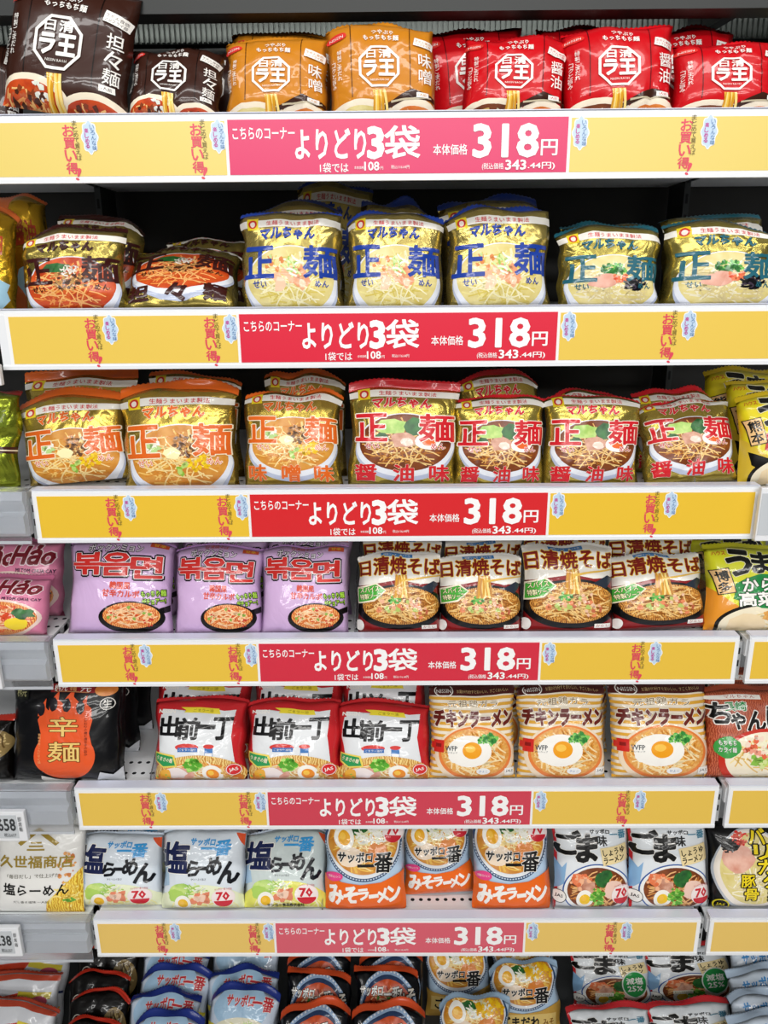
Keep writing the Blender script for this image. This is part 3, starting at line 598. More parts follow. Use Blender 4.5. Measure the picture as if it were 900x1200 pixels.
def haohao():
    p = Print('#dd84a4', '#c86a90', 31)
    p.tt('Hảo', -4, 66, 50, 26, [('#f6dce2', .12), ('#7a1624', .06)], sk=.25); p.tt('Hảo', 44, 68, 50, 27, [('#f6dce2', .12), ('#7a1624', .06)], sk=.25)
    p.e(40, 24, 56, 34, '#f2d8cc'); p.e(40, 24, 52, 30, 'noodle_orange'); p.strands(120, 40, 24, 50, 28, .9, ['#f6a878', '#e8643c', '#f9d0a8', '#d8402c'])
    p.bits(14, 34, 30, 26, 16, 4.5, ['#f08a60', '#e0502c', '#f8c0a0'], 7); p.blob(68, 14, 15, 11, '#f5d838', .08); p.blob(76, 32, 12, 10, 'greens', .35); p.blob(20, 10, 10, 7, 'greens', .3)
    p.t('MI TOM CHUA CAY', 48, 56, 46, 5, '#3a1a3c', o=.04, rot=-3)
    return p
def tonkotsu():
    p = Print('#ccd9ea', '#26398c', 33); p.ym = (1, 12)
    p.e(46, 70, 40, 26, '#a9cbe6'); p.e(50, 40, 44, 20, '#e9e6cc'); p.strands(40, 50, 40, 40, 18, .9, ['#f8f2c8', '#e6e0a0', '#c8dc90'])
    p.pg([(0, 52), (30, 36), (60, 50), (99, 40), (99, 36), (60, 44), (30, 30), (0, 46)], '#e8d84a')
    p.tt('サッポロ', 24, 72, 40, 12, [(WH, .1), ('#c8343c', .06)], sk=.1); p.tt('一番', 62, 68, 30, 17, [(WH, .08), ('#c8343c', .04)], sk=.1); p.tt('塩とんこつ', 6, 8, 88, 28, [(WH, .1), ('#1d2c78', .07)])
    return p
def kara():
    p = Print('#14171f', '#e2552a', 35); p.ym = (1, 10)
    p.e(50, 46, 46, 46, '#9db8d8', 56); p.e(50, 45, 42, 42, '#2a3f63', 56)
    for i in range(26):
        a = PI * .03 + PI * i / 26; p.r(50 + 44 * math.cos(a) - 1, 46 + 44 * math.sin(a) - 1, 2, 2.6, '#f0f2f6', part='picture', rot=math.degrees(a))
    p.e(50, 44, 39, 38, 'soup_red'); p.strands(90, 50, 42, 37, 36, .9, ['#c8502a', '#8a2c14', '#e88a58', '#f0b48a']); p.bits(20, 50, 40, 30, 26, 3, ['#e8a078', '#4a8a34', '#5a1a10'])
    p.tt('サッポロ', 6, 63, 36, 12, [('#14120f', .13), (WH, .04)], sk=.1); p.tt('一番', 44, 56, 26, 17, [('#14120f', .1), (WH, .03)]); p.tt('みそ', 64, 52, 28, 18, [('#14120f', .14), ('#f2ece0', .04)])
    p.tt('旨辛', 20, 12, 56, 24, [('#14120f', .12), ('#e8d8b0', .04)])
    return p
def lying_blue():
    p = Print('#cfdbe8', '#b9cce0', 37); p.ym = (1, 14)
    p.tt('サッポロ', 16, 66, 46, 13, [('#3b8ed0', .05)], sk=.1); p.tt('一番', 64, 62, 28, 17, [('#3b8ed0', .04)], sk=.1); p.r(8, 48, 50, 7, '#3b9a6a', part='picture'); p.blob(66, 26, 22, 14, 'lettuce'); p.t('塩らーめん', 10, 12, 70, 22, '#1a234e', o=.06)
    return p
def black_red():
    p = Print('#17120f', '#c8321f', 39); p.ym = (1, 8)
    p.pg([(0, 88), (30, 92), (70, 92), (99, 88), (99, 99), (0, 99)], '#c8321f'); p.e(80, 52, 20, 24, '#8a7448'); p.strands(20, 80, 52, 18, 22, 1, ['#c8b078', '#5a4420'])
    p.ring(18, 58, 9, 9, 1.2, '#cfc8bc', 24); p.t('辛', 13, 53, 10, 10, '#cfc8bc'); p.t('旨辛みそ', 32, 54, 40, 9, '#cfc8bc', rot=-4); p.e(50, 14, 36, 18, 'soup_red')
    return p
def white_red():
    p = Print('#d9dbe0', '#a83c26', 41)
    p.pg([(0, 90), (60, 94), (99, 90), (99, 99), (0, 99)], '#b4442c'); p.pg([(0, 66), (40, 74), (62, 78), (54, 64), (20, 58), (0, 60)], '#d8401f'); p.r(60, 70, 34, 8, '#e6d23a', rot=-6); p.t('旨辛ラーメン', 8, 28, 50, 12, '#2a2a30', o=.05)
    p.r(0, 44, 99, 3, '#26305e', part='picture', rot=-4); p.e(82, 66, 9, 7, '#c8526a'); p.strands(18, 76, 20, 22, 16, 1, ['#f0c060', '#e09030'])
    return p
def gold_red():     # neighbour packet with orange bands
    p = Print('foil:c9a02a', '#c4602a', 43)
    p.pg([(30, -8), (70, -8), (40, 60), (60, 108), (20, 108), (0, 60)], '#cc6628'); p.blob(74, 14, 22, 16, '#9cc4d8'); p.t('醤油', 58, 50, 30, 24, '#a83a20'); return p
def green_gold():
    p = Print('foil:8e9a2e', '#8a1e18', 45)
    p.r(-2, 32, 104, 7, '#3a1712', part='picture'); p.r(-2, 34.5, 104, 1.4, '#e8dcc0', part='picture'); p.pg([(0, 30), (34, 30), (60, 4), (0, 2)], '#b8d0d8'); p.e(8, 0, 30, 20, 'soup_red'); p.strands(20, 10, 2, 26, 18, 1, ['#e8843c', '#f2b070'])
    p.t('生麺', 48, 60, 40, 20, '#6a7a1c', o=.04)
    return p
DES = dict(
    tantan=raou('#3b2018', '#1d0f0a', '担々麺', 'tantan'), raou_miso=raou('#d08420', '#5c3408', '味噌', 'miso'), raou_shoyu=raou('#cf0f1a', '#5a0a10', '醤油', 'shoyu'),
    s_tantan=seimen('#3a100e', 'a3924c', '担々麺', 'tantan', True), s_shio=seimen('#1d3f9e', 'c6b266', '', 'shio', False), s_ton=seimen('#1f6272', 'b3a354', '', 'tonkotsu', False),
    s_miso=seimen('#e0661e', 'cdb052', '味噌味', 'miso', True, '#f3e6c8'), s_shoyu=seimen('#d0202a', 'c9b458', '醤油味', 'shoyu', True, '#f6f0e2'),
    pocktun=pocktun(), yakisoba=yakisoba(), demae=demae(), chicken=chicken(), champon=champon(), karamen=karamen(), kuze=kuze(), shio=shio(), shio_old=shio_old(),
    miso=miso(), gomadare=miso('goma', '#cfa24a'), goma=goma(), genen=goma(True), barikata=barikata(), umaka_g=umaka('green'), umaka_r=umaka('red'), haohao=haohao(),
    tonkotsu=tonkotsu(), kara=kara(), lying_blue=lying_blue(), black_red=black_red(), white_red=white_red(), gold_red=gold_red(), green_gold=green_gold())
DES['s_tantan_low'] = seimen('#3a100e', 'a3924c', '', 'tantan', False)
DES['s_miso_low'] = seimen('#e0661e', 'cdb052', '', 'miso', False, '#f3e6c8')

# ------------------------------------------------------------ one filled packet
def rough(rs, x, z, n, k0, k1, ridge=False):
    a = np.zeros_like(x)
    for _ in range(n):
        th = rs.uniform(0, 2 * PI); k = rs.uniform(k0, k1); ph = rs.uniform(0, 2 * PI)
        s_ = np.sin(k * (x * math.cos(th) + z * math.sin(th)) + ph)
        a += (1 - 2 * np.abs(s_)) if ridge else s_
    return a / n
def packet(name, des, W, H, T, seed, N=30, crumple=1.0, fin=.012, fin_tilt=.2):
    """local frame: x right, z up from the base line, -y towards the shopper"""
    d = DES[des]; rs = np.random.RandomState(seed)
    u, v = np.meshgrid(np.linspace(-1, 1, N + 1), np.linspace(0, 1, N + 1))
    pu = np.clip(1 - np.abs(u) ** 3.4, 0, 1) ** .55; pv = np.clip(1 - np.abs(2 * v - 1) ** 3.6, 0, 1) ** .6
    m = pu * pv
    pull = .045 * np.sin(PI * v) ** .7 + .018 * rough(rs, v * 6, v * 0 + seed, 3, .6, 2.2)
    x = u * W / 2 * (1 - pull)
    x += .0022 * crumple * rough(rs, v * 10, u * 0, 2, .6, 2.0) * np.abs(u) ** 4
    z = v * H + .0028 * crumple * rough(rs, u * 4, u * 0, 3, .5, 2) * v ** 3 - H * v ** 8 * np.abs(u) ** 3 * (rs.uniform(.02, .06) + rs.uniform(-.02, .02) * u) * (2.2 if crumple > 1.15 else 1) + .004 * crumple * v ** 6 * rough(rs, u * 3, u * 0, 3, .8, 2.4)
    fr = T * .62 * m * (1.12 - .24 * v)
    edge = np.clip(1.15 - m, 0, 1)
    # creases that run in from the seals and the corners
    ds, db = (1 - v) * H / .018, v * H / .014
    flute = np.sin(u * rs.uniform(9, 14) + rs.uniform(0, 6) + .8 * np.sin(u * 5 + rs.uniform(0, 6)))
    w = .0021 * crumple * flute * (np.exp(-ds) * (1 - np.exp(-ds * 5)) + .8 * np.exp(-db) * (1 - np.exp(-db * 5)))
    for _ in range(int(16 * crumple)):
        sd = rs.randint(4); a = rs.uniform(-1, 1)
        p0 = {0: (a, 1), 1: (a, 0), 2: (-1, (a + 1) / 2), 3: (1, (a + 1) / 2)}[sd]
        th = math.atan2(.5 - p0[1], -p0[0] * .5) + rs.uniform(-.6, .6); L = rs.uniform(.012, .055)
        X, Z = (u - p0[0]) * W / 2, (v - p0[1]) * H
        al = X * math.cos(th) + Z * math.sin(th); ac = -X * math.sin(th) + Z * math.cos(th)
        w += rs.choice([-1, 1]) * rs.uniform(.001, .0038) * crumple * np.exp(-np.abs(ac) / rs.uniform(.002, .0042)) * np.exp(-(al / L) ** 2) * (al > -.006)
    w += .0017 * crumple ** 2 * edge * rough(rs, x / .01, z / .01, 3, .25, .7, True) + .0006 * crumple * rough(rs, x / .01, z / .01, 2, .15, .4, True)
    mask = np.clip(np.minimum(np.minimum(1 - np.abs(u), 2 * v), 2 * (1 - v)) * 9, 0, 1)
    y = -fr - w * mask
    P = np.stack((x, y, z), -1)
    # normals of the front
    du = np.gradient(P, axis=1); dv = np.gradient(P, axis=0); nn = np.cross(du, dv); nn /= np.maximum(np.linalg.norm(nn, axis=-1, keepdims=True), 1e-9)
    nn = np.where(nn[..., 1:2] > .2, -nn, nn)
    Pf, Nf = P.reshape(-1, 3), nn.reshape(-1, 3)
    n1 = N + 1; i, j = np.meshgrid(np.arange(N), np.arange(N)); a = (j * n1 + i).ravel(); b = a + 1; c = a + n1; e = c + 1
    F = np.concatenate((np.column_stack((a, b, e)), np.column_stack((a, e, c))))
    Pb = P.copy(); Pb[..., 1] = T * .38 * m + .0008 * rough(rs, x / .01, z / .01, 2, .2, .5) * mask
    Pb = Pb.reshape(-1, 3); k = n1 * n1
    # share the outline between front and back
    ii, jj = np.meshgrid(np.arange(n1), np.arange(n1)); bd = ((ii == 0) | (ii == N) | (jj == 0) | (jj == N)).ravel()
    remap = np.where(bd, np.arange(k), np.arange(k) + k); Fb = remap[F[:, ::-1]]
    root = empty(name)
    body = link('pouch', arr_mesh('pouch', np.vstack((Pf, Pb)), np.vstack((F, Fb)), mats=[ink(d.body)]), root)
    cut = d.final(N)
    if cut:
        for part, (idx, wt, ly, f, mi, cols) in cut.items():
            V = (Pf[idx] * wt[..., None]).sum(1); nv = (Nf[idx] * wt[..., None]).sum(1); nv /= np.linalg.norm(nv, axis=1, keepdims=True)
            V = V + nv * (.00022 + .000035 * ly)[:, None]
            me = arr_mesh(part, V, f, mi, [ink(c_) for c_ in cols], nv)
            link({'picture': 'food_picture', 'lettering': 'lettering'}.get(part, part), me, root)
    # top seal: pinked edge, crimped, a little wavy
    K = 48; tt = np.linspace(-1, 1, K + 1); top = Pf.reshape(n1, n1, 3)[-1]
    tx = np.interp(tt, np.linspace(-1, 1, n1), top[:, 0]); tz = np.interp(tt, np.linspace(-1, 1, n1), top[:, 2])
    wave = .5 * rough(rs, tt * 3, tt * 0, 3, .8, 2.4) * crumple
    R_ = 5; V = []
    for q in range(R_ + 1):
        f_ = q / R_; ang = fin_tilt + .9 * wave * f_
        zz = tz - .0006 + f_ * fin * np.cos(ang) + ((np.arange(K + 1) % 2) * .0014 if q == R_ else 0)
        yy = f_ * fin * np.sin(ang) + (.0003 if q % 2 else -.0003)
        V.append(np.stack((tx, yy, zz), -1))
    V = np.array(V); G = V.copy(); G[..., 1] += .0007; nV = V.reshape(-1, 3); K1 = K + 1
    i, j = np.meshgrid(np.arange(K), np.arange(R_)); a = (j * K1 + i).ravel(); q4 = np.column_stack((a, a + 1, a + 1 + K1, a + K1))
    off = len(nV); rim = np.arange(K) + R_ * K1; r4 = np.column_stack((rim, rim + 1, rim + 1 + off, rim + off))
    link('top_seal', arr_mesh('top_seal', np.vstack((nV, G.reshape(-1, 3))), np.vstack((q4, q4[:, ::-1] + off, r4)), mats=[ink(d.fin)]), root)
    return root

def dup(root):
    r = root.copy(); C.objects.link(r)
    for ch in list(root.children):
        c = ch.copy(); C.objects.link(c); c.parent = r
    return r
def basis(lean, roll, yaw):
    return Matrix.Rotation(yaw, 4, 'Z') @ Matrix.Rotation(-lean, 4, 'X') @ Matrix.Rotation(roll, 4, 'Y')
def place(name, des, x0, x1, ytop, deck, y0, label, group, lean=12, roll=0, yaw=0, T=.036, seed=1, H=None, crumple=1.0, fin=.009, ftilt=.95, N=None, src=None):
    lean, roll, yaw = math.radians(lean), math.radians(roll), math.radians(yaw)
    xm = (x0 + x1) / 2; C0 = Vector((CX, -D0, CZ))
    up = Vector((0, math.sin(lean), math.cos(lean)))
    def solve(y0):
        xw = 0.0
        for _ in range(6):                       # base centre whose picture column is xm
            mid = Vector((xw, y0, deck)) + up * .06
            p = proj(mid); q = proj(mid + Vector((.01, 0, 0))); xw += (xm - p[0]) / (q[0] - p[0]) * .01
        Pb = Vector((xw, y0, deck)); mid = Pb + up * .06; q = (proj(mid + Vector((.01, 0, 0)))[0] - proj(mid)[0]) / .01
        n = Vector((0, -math.cos(lean), math.sin(lean))); r = ray(xm, ytop); k = (Pb - C0).dot(n) / r.dot(n)
        return Pb, (x1 - x0 - 2.5) / q, (C0 + r * k - Pb).dot(up)
    if H is None:
        Pb, W, Hh = solve(y0)
    else:
        lo, hi = -.02, .42
        for _ in range(30):
            y0 = (lo + hi) / 2; Pb, W, Hh = solve(y0)
            if Hh > H: lo = y0
            else: hi = y0
        Pb, W, _ = solve(y0); Hh = H
    Hb = Hh - fin * math.cos(ftilt)
    o = packet(name, des, W, Hb, T, seed, N if N else (14 if y0 > .07 and H is None else 22), crumple, fin, ftilt) if src is None else dup(src)
    if src is not None: sc = W / src['w']
    else: sc = 1.0; o['w'] = W
    Pb.z += abs(math.sin(roll)) * W / 2 + T * .05 * math.sin(lean) + .0008
    o.matrix_world = Matrix.Translation(Pb) @ basis(lean, roll, yaw) @ Matrix.Diagonal((sc, 1, 1, 1))
    return tag(o, label, 'noodles', group)

# ------------------------------------------------------------ the setting
RT = [CZ + D0 * v for v in (.1868, -.0336, -.2677, -.4879, -.7352, -.9822)]
RH = .0668; DK = [z - .006 for z in RT]; DK.append(.15)
BAY0, BAY1 = -.449, .449
white = flat('#e9ecf0', .35); deckm = flat('#e4e6e8', .4); dark = flat('#2b2e2f', .55)
ORD = ['top', 'second', 'third', 'fourth', 'fifth', 'sixth', 'lowest']
MB().box(-5, 5, -8, .52, -.02, 0).build('floor', flat('#d8d4cc', .25)).__setitem__('kind', 'structure')
MB().box(-1.6, 1.6, .445, .47, 0, 2.4).build('wall_back', flat('#2a2927', .6)).__setitem__('kind', 'structure')  # pale backing coloured dark, standing in for shade deep in the shelves
HOLE = flat('#15181b', .8)
def perforated(mb, x0, x1, y0, ny, z, cell=.0125, r=.0032):
    nx = int((x1 - x0) / cell)
    for j in range(ny):
        for i in range(nx):
            cx, cy = x0 + (i + .5) * (x1 - x0) / nx, y0 + (j + .5) * cell; hx, hy = (x1 - x0) / nx / 2, cell / 2; V = []
            for k in range(8):
                a = PI / 4 * k; c_, s_ = math.cos(a), math.sin(a); q = 1 / max(abs(c_), abs(s_))
                V += [(cx + c_ * q * hx, cy + s_ * q * hy, z), (cx + r * c_, cy + r * s_, z), (cx + r * c_, cy + r * s_, z - .0016)]
            mb.add(V, [(3 * k, (3 * k + 3) % 24, (3 * k + 4) % 24, 3 * k + 1) for k in range(8)], 0)
            mb.add(V, [(3 * k + 1, (3 * k + 4) % 24, (3 * k + 5) % 24, 3 * k + 2) for k in range(8)], 1)
            mb.add([V[3 * k + 2] for k in range(8)], [tuple(range(8))], 1)
def shelf(i, x0, x1, label, yf=0.0):
    root = empty('shelf_board', ((x0 + x1) / 2, .2, DK[i])); z = DK[i]
    def ch(mb, name, m): o = mb.build(name, m, root); o.matrix_parent_inverse = Matrix.Translation((-(x0 + x1) / 2, -.2, -z)); return o
    m = MB(); fr = .034; c = .0125; yf0 = yf
    m.box(x0, x1, yf + .0015, yf + fr, z - .024, z); m.box(x0, x1, yf + fr + c, yf + .06, z - .024, z); m.box(x0, x1, yf + .06 + c, .434, z - .024, z); m.box(x0, x1, yf + .0142, .43, z - .0235, z - .003)
    perforated(m, x0, x1, yf + fr, 1, z); perforated(m, x0, x1, yf + .06, 1, z)
    ch(m, 'deck_panel', [deckm, HOLE])
    return tag(root, label, 'shelf')
for i in range(6):
    shelf(i, BAY0, BAY1, 'white perforated %s shelf board of the middle bay, under the noodles' % ORD[i])
    shelf(i, -1.2, BAY0 - .012, 'white %s shelf board of the bay to the left, mostly cut off' % ORD[i], .012 if i > 1 else 0)
    shelf(i, BAY1 + .012, 1.2, 'white %s shelf board of the bay to the right, mostly cut off' % ORD[i], .012 if i == 2 else 0)
base = empty('base_shelf', (0, 0, .15)); b_ = MB().box(-1.2, 1.2, -.12, .444, -.02, 0).build('deck_panel', flat('#4a4d4f', .5), base); MB().box(-1.2, 1.2, -.115, -.1, -.15, -.02).build('kick_panel', white, base)  # deck coloured dark to stand in for shade between the packets
tag(base, 'deep bottom shelf, deck tinted dark as shade, carrying the lying packets at floor level', 'shelf')
for k, x in enumerate((BAY0 - .006, BAY1 + .006)):       # slotted uprights in the gaps between the bays
    m = MB(); m.box(x - .0045, x + .0045, .36, .43, 0, 2.3)
    o = empty('upright', (0, 0, 0)); m.build('post', flat('#3c3f40', .4, .3), o); s_ = MB()
    for q in range(70): s_.box(x - .0018, x + .0018, .3592, .3602, .2 + q * .03, .214 + q * .03)
    s_.build('slot', HOLE, o)['kind'] = 'stuff'
    tag(o, 'slotted grey steel upright at the %s end of the middle bay' % ('left', 'right')[k], 'upright')
for i in range(1, 6):
    for k, x in enumerate((BAY0 - .006, BAY1 + .007)):
        z = RT[i]; o = empty('end_clip', (x, .02, z)); MB().box(-.0035, .0035, -.012, .0, -.066, -.012).build('plate', flat('#c9cdd0', .3, .6), o); s_ = MB()
        for q in (-.03, -.048): MB().box(-.0014, .0014, -.0126, -.0119, q, q + .009).build('slot', HOLE, o)
        tag(o, 'slotted steel clip at the %s end of the %s price rail' % (('left', 'right')[k], ORD[i]), 'bracket', 'steel clips between the bays')
# structure over the top shelf
o = MB().box(-1.2, 1.2, .05, .085, 1.783, 1.92).build('header_beam', flat('#171c1b', .5)); tag(o, 'dark grey header beam across the top above the upper packets', 'beam')
o = MB().box(-1.2, 1.2, -.1, .44, 1.98, 2.0).build('canopy_panel', flat('#2c3130', .6)); tag(o, 'dark canopy panel closing the fixture above the header beam', 'panel')
m = MB()
for i in range(200): x = -.8 + i * .008; m.prism([(.425, 1.852), (.418, 1.852), (.418, 1.882), (.425, 1.882)], x, x + .0045)
m.box(-.8, .8, .425, .43, 1.852, 1.882); o = m.build('ribbed_strip', flat('#6d736f', .3, .7)); tag(o, 'ribbed grey metal strip on the back behind the top row', 'panel')
o = MB().box(-1.1, 1.1, .436, .444, 1.68, 1.848).build('backing_panel', flat('#c4c9c6', .5)); tag(o, 'pale backing panel low behind the top row of packets', 'panel')
a0, a1 = at(884, -6, .09), at(822, 34, .40)
o = MB().tube([a1, a0], .012, 4).build('support_arm', dark); tag(o, 'dark support arm slanting under the beam near the right end', 'bracket')
o = MB().box(-1.2, 1.2, .436, .444, DK[5] + .002, RT[3] - .1).build('lower_backing_panel', flat('#d9dbdb', .5)); tag(o, 'white backing panel behind the lower shelves', 'panel')
# price rails
def tm(txt, o=.03, sp=1.0): return glyphs(txt, o, sp)
class Card:
    """flat lettering on a rail, in metres: x right, z up; drawn in the plane y"""
    def __init__(s): s.V = []; s.F = []; s.M = []; s.c = []; s.n = 0; s.l = 0
    def put(s, V, F, col):
        if col not in s.c: s.c.append(col)
        V = np.asarray(V, float); F = np.asarray(F, int)
        dz = V[:, 2] * .00005 if V.shape[1] > 2 else 0; s.V.append(np.column_stack((V[:, 0], -.00006 * s.l - dz, V[:, 1])) if V.shape[1] > 2 else np.column_stack((V[:, 0], np.full(len(V), -.00006 * s.l), V[:, 1]))); s.F.append(F + s.n); s.M += [s.c.index(col)] * len(F); s.n += len(V); s.l += 1
    def t(s, txt, x, z, w, h, col, o=.02, rot=0, sp=1.0, sk=0):
        V0, _ = glyphs(txt, 0., sp); V, F = glyphs(txt, o * .5, sp); a, b = V0.min(0)[:2], V0.max(0)[:2]; q = (V[:, :2] - a) / (b - a)
        sx, sy = w / (b[0] - a[0]), h / (b[1] - a[1]); kx, ky = min(1, 1.6 * sy / sx), min(1, 1.6 * sx / sy)
        X, Z = (q[:, 0] - .5) * w * kx + w / 2, (q[:, 1] - .5) * h * ky + h / 2; c, n = math.cos(rot), math.sin(rot); X, Z = X - w / 2, Z - h / 2; X = X + sk * Z
        s.put(np.column_stack((X * c - Z * n + x + w / 2, X * n + Z * c + z + h / 2, V[:, 2])), F, col)
    def tv(s, txt, x, z, w, h, col, o=.02, gap=.1, shear=0):
        ch = h / len(txt)
        for i, c in enumerate(txt): s.t(c, x + shear * i, z - (i + 1) * ch + ch * gap, w, ch * (1 - gap), col, o)
    def pg(s, P, col):
        n = len(P); c = np.mean(P, 0); s.put([c] + list(P), [(0, i + 1, (i + 1) % n + 1) for i in range(n)], col)
    def build(s, name, y, parent):
        F = np.vstack(s.F); V = np.vstack(s.V) + (0, y, 0); t = V[F]
        sg = ((t[:, 1, 0] - t[:, 0, 0]) * (t[:, 2, 2] - t[:, 0, 2]) - (t[:, 1, 2] - t[:, 0, 2]) * (t[:, 2, 0] - t[:, 0, 0])) < 0
        F[sg] = F[sg][:, ::-1]
        return link(name, arr_mesh(name, V, F, s.M, [flat(c, .35) for c in s.c], smooth=False), parent)
def px(x): return (x - 463) / 1070
def rail(i, x0, x1, red, yel, label, cards=True):
    z = RT[i]; root = empty('price_rail', (0, 0, z))
    m = MB()
    m.prism([(-.0035, .0005), (-.0035, -.0035), (-.0045, -.0045), (-.0045, -RH + .006), (-.0055, -RH + .004), (-.0055, -RH), (.0, -RH), (.001, -RH + .006), (.0012, .0), (.011, .0), (.011, .0016), (-.002, .0018)], x0, x1)
    m.build('holder', white, root)
    MB().box(x0 + .001, x1 - .001, -.0045, .0118, .0018, .0026).build('front_lip', flat('#d9dcec', .2), root)
    if not cards: return tag(root, label, 'price rail')
    top, bot = -.0062, -RH + .0068
    xa, xb = max(x0, -.452) + .006, min(x1, .452) - .006; rl, rr = px(270), px(666)
    if x0 > .3: rl = rr = None
    yy = -.0052
    spans = [(xa, rl - .002), (rr + .002, xb)] if rl else [(x0 + .006, x1 - .006)]
    for a, b in spans:
        MB().box(a - .0045, b + .0045, yy + .0004, yy + .0012, bot - .0045, top + .0045).build('card_edge', flat('#f3f4f6', .35), root)
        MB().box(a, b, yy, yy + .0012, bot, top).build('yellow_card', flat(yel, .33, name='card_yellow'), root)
    if rl is None: return tag(root, label, 'price rail')
    MB().box(rl - .001, rr + .001, yy - .0002, yy + .0008, bot - .004, top + .004).build('card_edge', flat('#f3f4f6', .35), root)
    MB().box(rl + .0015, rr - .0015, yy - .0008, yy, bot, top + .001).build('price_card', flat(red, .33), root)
    c = Card(); w = '#fbfbfb'; Z = lambda p: -(p - 137) / 1138            # rows of the top rail, 76 px = .0668 m
    c.t('こちらのコーナー', px(277), Z(165.5), .067, .0125, w, .03)
    c.t('よりどり', px(349), Z(188), .0765, .030, w, .05); c.t('3', px(434), Z(187), .0155, .0295, w, .08); c.t('袋', px(453), Z(187.5), .0375, .0315, w, .04)
    c.t('本体価格', px(509), Z(184.5), .037, .0105, w, .02); c.t('318', px(556), Z(187), .069, .0315, w, .06); c.t('円', px(634), Z(186), .0175, .0155, w, .03)
    c.t('1袋では', px(377), Z(203.5), .031, .0095, w, .02); c.t('108', px(429), Z(201.5), .016, .0085, w, .04); c.t('円', px(447.5), Z(201), .003, .0035, w, 0); c.t('本体価格', px(417), Z(200), .0105, .003, w, 0)
    c.t('税込116.64円', px(460), Z(200), .020, .0038, w, 0)
    c.t('(税込価格', px(566), Z(202.5), .0235, .0072, w, .01); c.t('343', px(593.5), Z(202), .022, .0095, w, .05); c.t('.44円)', px(617), Z(202.5), .034, .0075, w, .03)
    c.build('price_lettering', yy - .0011, root)
    for xr in (78, 226, 792):
        c = Card()
        c.tv('お買い得', px(xr + 2), Z(147), .0125, .050, '#e0455a', .045); c.t('!', px(xr + 13), Z(210), .0045, .0125, '#e0455a', .03, rot=-.35)
        c.tv('まとめて買えば', px(xr + 13.5), Z(142), .0055, .040, '#6a5c2a', .0, shear=.0003)
        c.build('slogan_lettering', yy - .0002, root)
    for xr in (101, 250, 669, 817):
        k = Card()
        P = [(px(xr + 10) + .0088 * (1 + .1 * math.cos(8 * a)) * math.cos(a), Z(161) + .0165 * (1 + .07 * math.cos(8 * a)) * math.sin(a)) for a in np.linspace(0, 2 * PI, 49)[:-1]]
        k.pg(P, '#f6f8fa'); k.pg([(px(xr + 10) + (x - px(xr + 10)) * .88, Z(161) + (q - Z(161)) * .93) for x, q in P], '#c3daf0')
        k.tv('楽しめる', px(xr + 4.5), Z(151), .0042, .020, '#c0409a', .06); k.tv('いろんな味', px(xr + 11), Z(147), .0048, .026, '#4a7ab0', .0, shear=.0003)
        k.build('cloud_sticker', yy - .0003, root)
    return tag(root, label, 'price rail')
CLEAR = principled('clear_plastic', (.9, .92, .97, 1), .12, 0, Transmission_Weight=.92, IOR=1.46)
REDS = ['#dc1f63', '#df1f3c', '#da1e26', '#d6243e', '#d23a50', '#da5a6c']; YELS = ['#e9d06e', '#ecc956', '#eec334', '#eec440', '#edc550', '#edc768']  # lower cards paler: the gloss haze on them is put into the colour
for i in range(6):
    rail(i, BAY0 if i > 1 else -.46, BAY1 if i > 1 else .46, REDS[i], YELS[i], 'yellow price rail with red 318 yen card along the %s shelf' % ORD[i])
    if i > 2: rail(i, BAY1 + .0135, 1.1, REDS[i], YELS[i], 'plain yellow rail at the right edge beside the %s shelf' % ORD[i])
for i in range(2, 6):      # clear label channels of the left bay
    z = RT[i]; root = empty('label_channel', (0, 0, z)); x1 = BAY0 - .006
    MB().prism([(.012, 0), (-.006, 0), (-.010, -.010), (-.004, -.026), (-.012, -.030), (-.012, -.052), (-.004, -.058), (.012, -.058)], -1.2, x1 - .004).build('channel', flat('#dfe3e4', .3), root)
    MB().prism([(.004, .004), (-.012, .003), (-.016, -.012), (-.017, -.062), (-.0155, -.062), (-.0145, -.012), (-.011, .0015), (.004, .0025)], -1.2, x1 + .004).build('clear_cover', CLEAR, root)
    MB().box(-1.2, x1 + .004, -.0175, -.0165, -.064, -.060).build('cover_edge', flat('#b9bdc4', .3), root)
    tag(root, 'clear plastic label channel at the left edge beside the %s shelf' % ORD[i], 'label holder')
z = RT[2]; root = empty('label_channel', (0, 0, z)); MB().prism([(.012, 0), (-.004, 0), (-.004, -.05), (.012, -.05)], BAY1 + .014, 1.1).build('channel', white, root)
tag(root, 'white shelf edge at the right beside the third shelf', 'label holder')
def esl(px0, py0, px1, py1, y, label, nums, text=True):
    a, b = at(px0, py0, y), at(px1, py1, y); w, h = b.x - a.x, a.z - b.z
    root = empty('price_tag', (a.x, y, b.z))
    def ch(o): return o
    MB().box(0, w, 0, .008, 0, h).build('tag_case', flat('#e8eaee', .4), root, .0012); MB().box(w * .02, w * .83, -.0006, .0002, h * .12, h * .9).build('screen', flat('#c6cbd0', .4), root)
    if text:
        c = Card(); c.t(nums, w * .42, h * .38, w * .37, h * .40, '#2c3034', .05); c.t('税込' + nums[:1] + '57', w * .52, h * .17, w * .26, h * .13, '#3a3e42', .01); c.tv('即席麺', w * .86, h * .84, w * .07, h * .5, '#4a4e52', .01); c.build('tag_lettering', -.0008, root)
    return tag(root, label, 'price tag')
esl(-28, 952, 33, 986, -.024, 'small grey electronic price tag reading 658 above the white packet', '658')
esl(-28, 1088, 27, 1121, -.024, 'small grey electronic price tag reading 238 below the white packet', '238')
esl(-60, 772, 3, 808, -.024, 'sliver of an electronic price tag beside the fourth rail', '498', False)
esl(-60, 428, 2, 452, -.024, 'sliver of an electronic price tag just below the second rail', '498', False)
esl(893, 572, 960, 634, -.02, 'white vertical label holder edge at the right of the third rail', '498', False)
